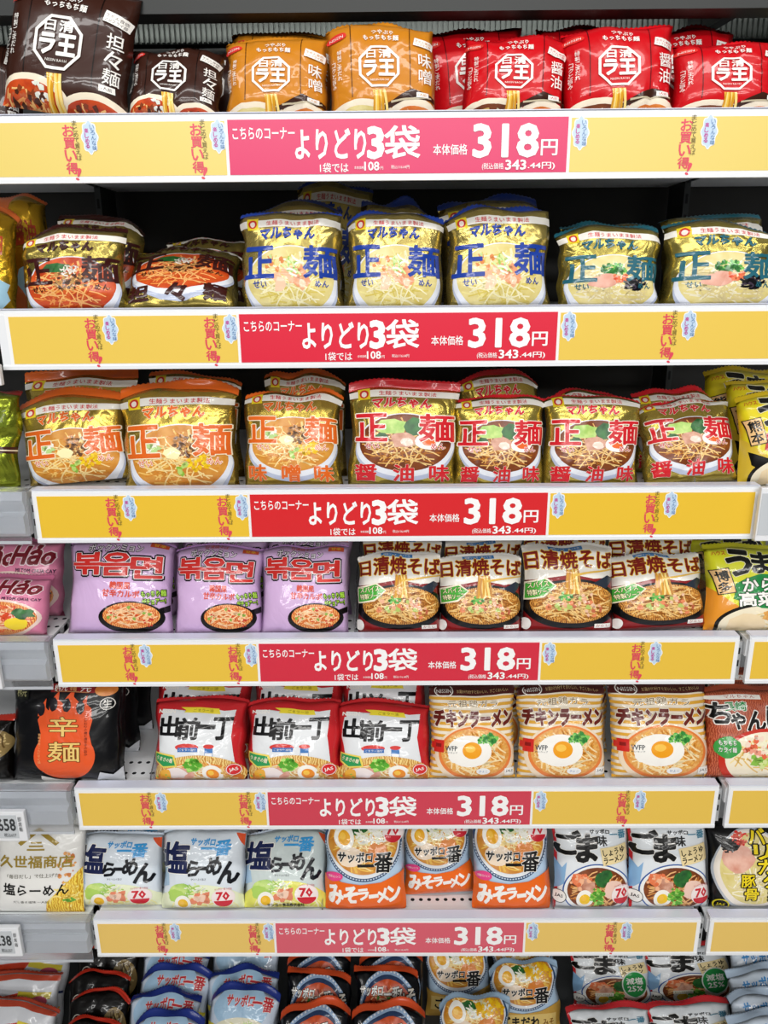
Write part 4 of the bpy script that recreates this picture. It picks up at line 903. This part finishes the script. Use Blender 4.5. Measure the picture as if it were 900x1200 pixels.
# acrylic dividers
def divider(px_, i, lab, h=.045, yaw=0):
    p = at(px_, proj((0, .02, DK[i]))[1], .02); root = MB().prism([(.014, 0), (.30, 0), (.30, h), (.09, h), (.018, .012)], -.0009, .0009).build('shelf_divider', CLEAR); root.location = (p.x, 0, DK[i] + .0005); root.rotation_euler.z = yaw
    return tag(root, lab, 'divider')
divider(842, 3, 'clear plastic divider between yakisoba and the yellow green packet', .075)
divider(822, 4, 'clear plastic divider right of the striped chicken packets on the fifth shelf', .05)
divider(178, 4, 'clear plastic divider left of the first white and red packet', .05)
divider(648, 5, 'clear plastic divider left of the sesame soy packets on the sixth shelf', .05)
divider(378, 5, 'clear plastic divider left of the orange miso packets on the sixth shelf', .05)
divider(416, 3, 'clear plastic divider between pink packets and yakisoba on the fourth shelf', .05)
divider(812, 2, 'clear plastic divider right of the gold packets on the third shelf', .03)

# ------------------------------------------------------------ the packets
def row(i, items, prefix=''):
    for it in items:
        des, x0, x1, yt, lab, grp = it[:6]; kw = dict(it[6]) if len(it) > 6 else {}
        y0 = kw.pop('y0', .024)
        place('noodle_packet', des, x0, x1, yt, DK[i], y0, lab, grp, **kw)
G1, G2 = 'packets on the top shelf', 'gold packets on the second shelf'
row(0, [
 ('tantan', -2, 150, -3, 'large dark brown packet with white octagon, tilted clockwise at far left', G1, dict(roll=9, seed=11, fin=.006, y0=.022, T=.04)),
 ('tantan', 151, 262, 63, 'smaller dark brown packet with white octagon, slumped beside the orange one', G1, dict(roll=2, lean=24, seed=12, fin=.005)),
 ('raou_miso', 262, 384, 46, 'orange packet with white octagon directly right of the brown ones', G1, dict(seed=13, roll=1, fin=.008)),
 ('raou_miso', 384, 513, 28, 'taller orange packet with white octagon beside the red ones', G1, dict(seed=14, roll=-1, fin=.008)),
 ('raou_shoyu', 538, 662, 45, 'first red packet with white octagon, just right of the orange ones', G1, dict(seed=15, roll=2, fin=.006)),
 ('raou_shoyu', 656, 790, 31, 'middle red packet with white octagon, tallest of the front red three', G1, dict(seed=16, roll=-1, fin=.006)),
 ('raou_shoyu', 786, 915, 48, 'rightmost front red packet with white octagon, cut by the right edge', G1, dict(seed=17, roll=0, fin=.006)),
 ('raou_shoyu', 500, 620, 38, 'dim red packet behind the first red one, next to the orange packet', G1, dict(seed=18, roll=-5, y0=.085)),
 ('raou_shoyu', 622, 730, 33, 'dim red packet behind the middle red one', G1, dict(seed=19, roll=3, y0=.085)),
 ('raou_shoyu', 735, 862, 34, 'dim red packet behind the rightmost red one', G1, dict(seed=20, roll=-3, y0=.085)),
 ('raou_miso', 266, 390, 40, 'orange packet peeping out behind the shorter orange one', G1, dict(seed=21, roll=3, y0=.08, lean=10)),
 ('tantan', 195, 300, 60, 'dark packet top peeping out behind the slumped brown one', G1, dict(seed=22, roll=5, y0=.11, lean=10)),
 ('tantan', -40, 30, 48, 'brown packet with red oval cut off behind the tilted large one', G1, dict(seed=23, roll=0, y0=.09)),
 ('umaka_r', 884, 960, 72, 'yellow packet corner behind the red ones at the right edge', G1, dict(seed=24, roll=4, y0=.11)),
])
row(1, [
 ('s_tantan_low', 27, 152, 270, 'gold packet with dark lettering and red soup bowl, left front', G2, dict(seed=31, crumple=1.3, fin=.006, roll=-2)),
 ('s_tantan', 150, 284, 296, 'gold packet with red soup leaning far back beside the blue lettered ones', G2, dict(seed=32, lean=52, crumple=1.3, fin=.005, y0=.02)),
 ('s_shio', 281, 403, 247, 'blue lettered gold packet, first of three, right of the dark lettered ones', G2, dict(seed=33, crumple=1.2, fin=.005)),
 ('s_shio', 404, 520, 245, 'blue lettered gold packet, middle of the front three', G2, dict(seed=34, crumple=1.2, roll=1, fin=.009)),
 ('s_shio', 522, 646, 243, 'blue lettered gold packet, third of three, left of the teal lettered ones', G2, dict(seed=35, crumple=1.2, fin=.009, roll=-1)),
 ('s_ton', 650, 774, 266, 'teal lettered gold packet, nearer the blue lettered ones', G2, dict(seed=36, crumple=1.2, fin=.006)),
 ('s_ton', 776, 912, 260, 'teal lettered gold packet cut by the right edge', G2, dict(seed=37, crumple=1.2, fin=.006)),
 ('s_tantan', 66, 168, 254, 'dark lettered gold packet behind the left front one', G2, dict(seed=38, crumple=1.4, y0=.085, roll=3)),
 ('s_tantan', 190, 300, 278, 'dark lettered gold packet behind the one leaning back', G2, dict(seed=39, crumple=1.4, y0=.11, lean=30)),
 ('s_shio', 295, 405, 236, 'blue banded gold packet behind the first blue lettered one', G2, dict(seed=40, crumple=1.4, y0=.085, fin=.014, roll=-2)),
 ('s_shio', 340, 430, 216, 'dim gold packet deepest behind the first blue lettered one', G2, dict(seed=41, crumple=1.4, y0=.15, roll=4)),
 ('s_shio', 420, 514, 236, 'blue banded gold packet behind the middle blue lettered one', G2, dict(seed=42, crumple=1.4, y0=.085, fin=.014, roll=2)),
 ('s_shio', 520, 638, 232, 'blue banded gold packet behind the third blue lettered one', G2, dict(seed=43, crumple=1.4, y0=.085, fin=.014, roll=-3)),
 ('s_ton', 655, 770, 258, 'teal lettered gold packet behind the nearer teal one', G2, dict(seed=44, crumple=1.4, y0=.085)),
 ('s_ton', 770, 890, 252, 'teal banded gold packet behind the right edge one', G2, dict(seed=45, crumple=1.4, y0=.085, roll=2)),
 ('gold_red', -60, 20, 240, 'orange banded gold packet cut by the left edge beside the second shelf', 'packets left of the second shelf', dict(seed=46, crumple=1.2, roll=2)),
 ('gold_red', -10, 70, 232, 'dim orange banded packet behind the left edge one', 'packets left of the second shelf', dict(seed=47, y0=.10, roll=-6)),
])
G3 = 'gold packets on the third shelf'
row(2, [
 ('s_miso_low', 30, 158, 462, 'orange lettered gold packet at the left front of the third shelf', G3, dict(seed=51, crumple=1.3, y0=.040, roll=-5, fin=.012, ftilt=.7)),
 ('s_miso_low', 146, 284, 447, 'orange lettered gold packet, second from left at the front', G3, dict(seed=52, crumple=1.3, roll=-2, fin=.013, ftilt=.6)),
 ('s_miso', 284, 402, 460, 'orange lettered gold packet showing three large characters along its foot', G3, dict(seed=53, crumple=1.2, fin=.006, lean=16, roll=1)),
 ('s_shoyu', 406, 538, 447, 'tallest red lettered gold packet with flat red top seal', G3, dict(seed=54, crumple=1.1, fin=.011, ftilt=0, roll=1)),
 ('s_shoyu', 530, 640, 462, 'red lettered gold packet directly right of the tallest one', G3, dict(seed=55, crumple=1.2, fin=.006)),
 ('s_shoyu', 635, 750, 462, 'red lettered gold packet, third of the front red lettered four', G3, dict(seed=56, crumple=1.2, fin=.006)),
 ('s_shoyu', 748, 862, 472, 'red lettered gold packet at the right end, leaning back', G3, dict(seed=57, crumple=1.3, fin=.005, lean=30, roll=-3)),
 ('s_miso', 32, 165, 433, 'orange sealed gold packet standing behind the left front one', G3, dict(seed=58, crumple=.8, y0=.08, fin=.012, ftilt=0)),
 ('s_miso', 176, 286, 434, 'dim gold packet behind the second orange lettered one', G3, dict(seed=59, crumple=1.3, y0=.085)),
 ('s_miso', 310, 408, 436, 'dim gold packet behind the one with foot lettering', G3, dict(seed=60, crumple=1.3, y0=.085)),
 ('s_shoyu', 540, 640, 440, 'dim red sealed gold packet behind the one right of the tallest', G3, dict(seed=61, crumple=1.3, y0=.085, roll=-4)),
 ('s_shoyu', 640, 742, 456, 'dim red sealed gold packet behind the third red lettered one', G3, dict(seed=62, crumple=1.3, y0=.085)),
 ('s_shoyu', 738, 838, 458, 'dim red lettered gold packet behind the one leaning back', G3, dict(seed=63, crumple=1.2, y0=.095)),
 ('green_gold', -66, 24, 452, 'crumpled green gold packet cut by the left edge beside the third shelf', 'packets left of the third shelf', dict(seed=64, crumple=1.6, roll=3)),
 ('umaka_r', 864, 960, 462, 'front yellow packet with red panel at the right edge, third shelf', 'yellow packets right of the third shelf', dict(seed=65, roll=-2, crumple=.7)),
 ('umaka_r', 848, 945, 444, 'yellow packet second in line at the right edge, third shelf', 'yellow packets right of the third shelf', dict(seed=66, y0=.075, crumple=.7)),
 ('umaka_r', 822, 925, 432, 'dim yellow packet third in line at the right edge, third shelf', 'yellow packets right of the third shelf', dict(seed=67, y0=.125, crumple=.7)),
])
G4 = 'stir fried noodle packets on the fourth shelf'
row(3, [
 ('pocktun', 80, 206, 634, 'lilac packet with large Korean lettering, leftmost of three', G4, dict(seed=71, crumple=.7, roll=1, fin=.004, lean=20)),
 ('pocktun', 204, 310, 640, 'lilac packet with large Korean lettering, middle of three', G4, dict(seed=72, crumple=.7, fin=.004, lean=20)),
 ('pocktun', 304, 410, 640, 'lilac packet with large Korean lettering, nearest the brown yakisoba packets', G4, dict(seed=73, crumple=.7, fin=.004, lean=20)),
 ('yakisoba', 418, 518, 648, 'yakisoba packet right beside the lilac packets, pan of noodles', G4, dict(seed=74, crumple=.8, fin=.005, lean=20)),
 ('yakisoba', 513, 613, 650, 'yakisoba packet second from left, pan of noodles', G4, dict(seed=75, crumple=.8, fin=.005, lean=20)),
 ('yakisoba', 610, 719, 637, 'tallest yakisoba packet, third from left, pan of noodles', G4, dict(seed=76, crumple=.8, fin=.006, lean=18)),
 ('yakisoba', 714, 826, 652, 'rightmost yakisoba packet, leaning beside the clear divider', G4, dict(seed=77, crumple=.8, fin=.005, lean=24, roll=-3)),
 ('pocktun', 115, 212, 622, 'lilac packet hidden behind the leftmost lilac one', G4, dict(seed=78, y0=.085, lean=15)),
 ('pocktun', 212, 316, 622, 'lilac packet behind the middle lilac one, lettering top showing', G4, dict(seed=79, y0=.085, lean=15)),
 ('pocktun', 312, 414, 624, 'lilac packet behind the right lilac one, Japanese title showing', G4, dict(seed=80, y0=.085, lean=15)),
 ('yakisoba', 425, 520, 628, 'dim yakisoba packet behind the one beside the lilac packets', G4, dict(seed=81, y0=.09, lean=15)),
 ('yakisoba', 520, 612, 630, 'dim yakisoba packet behind the second yakisoba packet', G4, dict(seed=82, y0=.09, lean=15)),
 ('yakisoba', 612, 712, 622, 'dim yakisoba packet behind the tallest yakisoba packet', G4, dict(seed=87, y0=.085, lean=15)),
 ('yakisoba', 712, 812, 624, 'dim yakisoba packet behind the rightmost yakisoba packet', G4, dict(seed=83, y0=.09, lean=15)),
 ('umaka_g', 822, 932, 640, 'yellow green packet with green panel at the right edge', 'yellow green packets at the right edge', dict(seed=84, crumple=.6, lean=18, roll=1)),
 ('umaka_g', 796, 900, 622, 'dim yellow green packet behind the one at the right edge', 'yellow green packets at the right edge', dict(seed=85, crumple=.6, T=.03, y0=.11, lean=15)),
 ('haohao', -34, 62, 674, 'front pink packet with slanted red lettering at the left edge', 'pink packets at the left edge', dict(seed=86, crumple=.9, lean=26)),
 ('haohao', -20, 78, 630, 'pink packet with slanted red lettering behind the front pink one', 'pink packets at the left edge', dict(seed=88, crumple=.9, lean=18, y0=.085)),
])
G5 = 'packets on the fifth shelf'
row(4, [
 ('karamen', 14, 150, 786, 'black packet with large orange flame and gold characters', 'black packets with orange flame', dict(seed=91, crumple=1.0, lean=18, T=.045)),
 ('karamen', 50, 165, 778, 'black packet second in line behind the orange flame one', 'black packets with orange flame', dict(seed=92, crumple=1.3, lean=16, y0=.095, T=.045)),
 ('karamen', 74, 180, 772, 'black packet last in line behind the orange flame one', 'black packets with orange flame', dict(seed=93, crumple=1.3, lean=14, y0=.155, T=.045)),
 ('black_red', -70, 20, 838, 'red and black packet cut by the left edge beside the flame packet', 'packets left of the fifth shelf', dict(seed=94, lean=18)),
 ('demae', 180, 292, 818, 'white packet with red sides and black brush lettering, leftmost of three', G5, dict(seed=95, crumple=.9, lean=22, fin=.006)),
 ('demae', 289, 402, 818, 'white packet with red sides and black brush lettering, middle of three', G5, dict(seed=96, crumple=.9, lean=22, fin=.006)),
 ('demae', 394, 506, 822, 'white packet with red sides beside the striped chicken packets', G5, dict(seed=97, crumple=.9, lean=22, fin=.006)),
 ('chicken', 502, 604, 802, 'yellow striped packet with fried egg, leftmost of three', G5, dict(seed=98, crumple=.9, lean=20, fin=.005)),
 ('chicken', 604, 710, 800, 'yellow striped packet with fried egg, middle of three', G5, dict(seed=99, crumple=.8, lean=20, fin=.005)),
 ('chicken', 712, 830, 800, 'yellow striped packet with fried egg, rightmost of three', G5, dict(seed=100, crumple=.8, lean=20, fin=.005)),
 ('demae', 184, 298, 788, 'white and red packet raised behind the leftmost of its kind', G5, dict(seed=101, lean=18, y0=.075)),
 ('demae', 296, 404, 788, 'white and red packet raised behind the middle of its kind', G5, dict(seed=102, lean=18, y0=.075)),
 ('demae', 400, 500, 786, 'white and red packet raised behind the third of its kind', G5, dict(seed=103, lean=18, y0=.075)),
 ('chicken', 525, 612, 784, 'dim striped packet behind the leftmost striped one', G5, dict(seed=104, lean=16, y0=.085)),
 ('chicken', 618, 712, 780, 'dim striped packet behind the middle striped one', G5, dict(seed=105, lean=16, y0=.085)),
 ('chicken', 714, 812, 780, 'dim striped packet behind the rightmost striped one', G5, dict(seed=106, lean=16, y0=.085)),
 ('champon', 822, 932, 804, 'brown red packet with green leaf badge at the right edge', 'brown red packets at the right edge', dict(seed=107, crumple=.7, lean=20)),
 ('champon', 812, 915, 784, 'brown red packet behind the one with green leaf badge', 'brown red packets at the right edge', dict(seed=108, y0=.085, lean=16)),
])
G6 = 'packets on the sixth shelf'
row(5, [
 ('kuze', -6, 103, 962, 'off white packet with gold roof emblem, cut by the left edge', G6, dict(seed=111, crumple=.6, lean=20, T=.026, y0=.016)),
 ('shio', 93, 194, 976, 'pale blue white salt ramen packet beside the off white one', G6, dict(seed=112, crumple=.8, lean=24, fin=.004, y0=.030)),
 ('shio', 190, 290, 972, 'pale blue white salt ramen packet, second from left', G6, dict(seed=113, crumple=.8, lean=24, fin=.004)),
 ('shio_old', 286, 386, 972, 'greenish salt ramen packet leaning back, beside the orange ones', G6, dict(seed=114, crumple=1.0, lean=36, fin=.004)),
 ('miso', 380, 477, 962, 'orange based miso ramen packet, leftmost of three', G6, dict(seed=115, crumple=.8, lean=22, fin=.004)),
 ('miso', 474, 556, 964, 'orange based miso ramen packet, middle of three, set back', G6, dict(seed=116, crumple=.9, lean=24, fin=.004, y0=.052, roll=-3)),
 ('miso', 552, 645, 960, 'orange based miso ramen packet, rightmost of three', G6, dict(seed=117, crumple=.8, lean=22, fin=.004)),
 ('goma', 646, 738, 956, 'white sesame soy packet with prawn bowl, left of the pair', G6, dict(seed=118, crumple=.7, lean=20, fin=.005)),
 ('goma', 734, 830, 956, 'white sesame soy packet with prawn bowl, right of the pair', G6, dict(seed=119, crumple=.7, lean=20, fin=.005)),
 ('barikata', 826, 924, 960, 'black packet with yellow vertical lettering at the right edge', G6, dict(seed=120, crumple=.7, lean=20)),
 ('shio', 106, 202, 956, 'pale blue packet behind the salt ramen beside the off white one', G6, dict(seed=121, lean=20, y0=.098, roll=3)),
 ('shio', 206, 300, 956, 'pale blue packet behind the second salt ramen', G6, dict(seed=122, lean=16, y0=.085, roll=-3)),
 ('shio', 300, 384, 952, 'pale blue packet behind the greenish one leaning back', G6, dict(seed=123, lean=16, y0=.10)),
 ('goma', 658, 740, 944, 'sesame soy packet hidden behind the left of the pair', G6, dict(seed=124, lean=16, y0=.085)),
 ('goma', 744, 828, 944, 'sesame soy packet hidden behind the right of the pair', G6, dict(seed=125, lean=16, y0=.085)),
])
ST = 'the bottom shelf'
def pile(des, what, cols, lean=34, H=.15, crumple=1.2, T=.026, fin=.014, ftilt=.9):
    names = ['foremost', 'second from the front', 'third from the front', 'rearmost']; pool = []
    for (cn, lst) in cols:
        lst = sorted(lst, key=lambda r: -r[2])
        for k, (x0, x1, yt, roll) in enumerate(lst):
            src = pool[k % 2] if len(pool) > 1 else None
            nm = names[k] if k < len(lst) - 1 or len(lst) == 1 else 'rearmost'
            o = place('noodle_packet', des, x0, x1, yt, DK[6], 0, '%s, %s%s' % (what, nm, cn), 'packets on the bottom shelf', lean=lean, roll=roll, H=H, crumple=crumple, T=T, fin=fin, ftilt=ftilt, seed=int(200 + x0 + yt), src=src)
            if src is None: pool.append(o)
pile('white_red', 'white and rust packet at the lower left corner', [('', [(-40, 78, 1104, 3), (-46, 72, 1140, -3), (-50, 60, 1172, 3)])], fin=.006)
pile('black_red', 'black packet with red seal at lower left', [('', [(84, 160, 1106, 2), (78, 154, 1136, -2), (72, 146, 1160, 3), (68, 142, 1190, 0)])], fin=.006)
pile('tonkotsu', 'pale blue packet with navy seal', [(' of the left file', [(166, 246, 1112, -2), (158, 244, 1134, 2), (150, 236, 1162, -2), (148, 234, 1188, 2)]), (' of the right file', [(250, 332, 1100, -3), (244, 330, 1136, -3), (238, 322, 1158, 4)])])
pile('kara', 'black packet with blue ringed bowl', [(' of the left file', [(334, 412, 1112, 0), (332, 410, 1138, 2), (326, 412, 1174, 0)]), (' of the right file', [(420, 498, 1112, 0), (418, 496, 1134, -2), (408, 498, 1176, 2)])])
pile('gomadare', 'miso packet with egg and corn bowl', [(' of the left file', [(498, 576, 1106, 0), (514, 600, 1166, 0)]), (' of the right file', [(576, 652, 1098, 0), (575, 658, 1126, -2)])], fin=.012, lean=28, H=.125)
pile('genen', 'reduced salt packet with green oval', [(' of the left file', [(668, 762, 1104, 0), (664, 764, 1176, 0)]), (' of the right file', [(756, 858, 1102, -2), (760, 862, 1172, -2)])], lean=30, fin=.012, H=.112)
pile('lying_blue', 'pale blue packet with blue lettering at the lower right corner', [('', [(864, 948, 1106, -5), (864, 950, 1134, -5), (866, 952, 1162, -5), (866, 954, 1188, -5)])])
bpy.data.objects.remove(_tc)
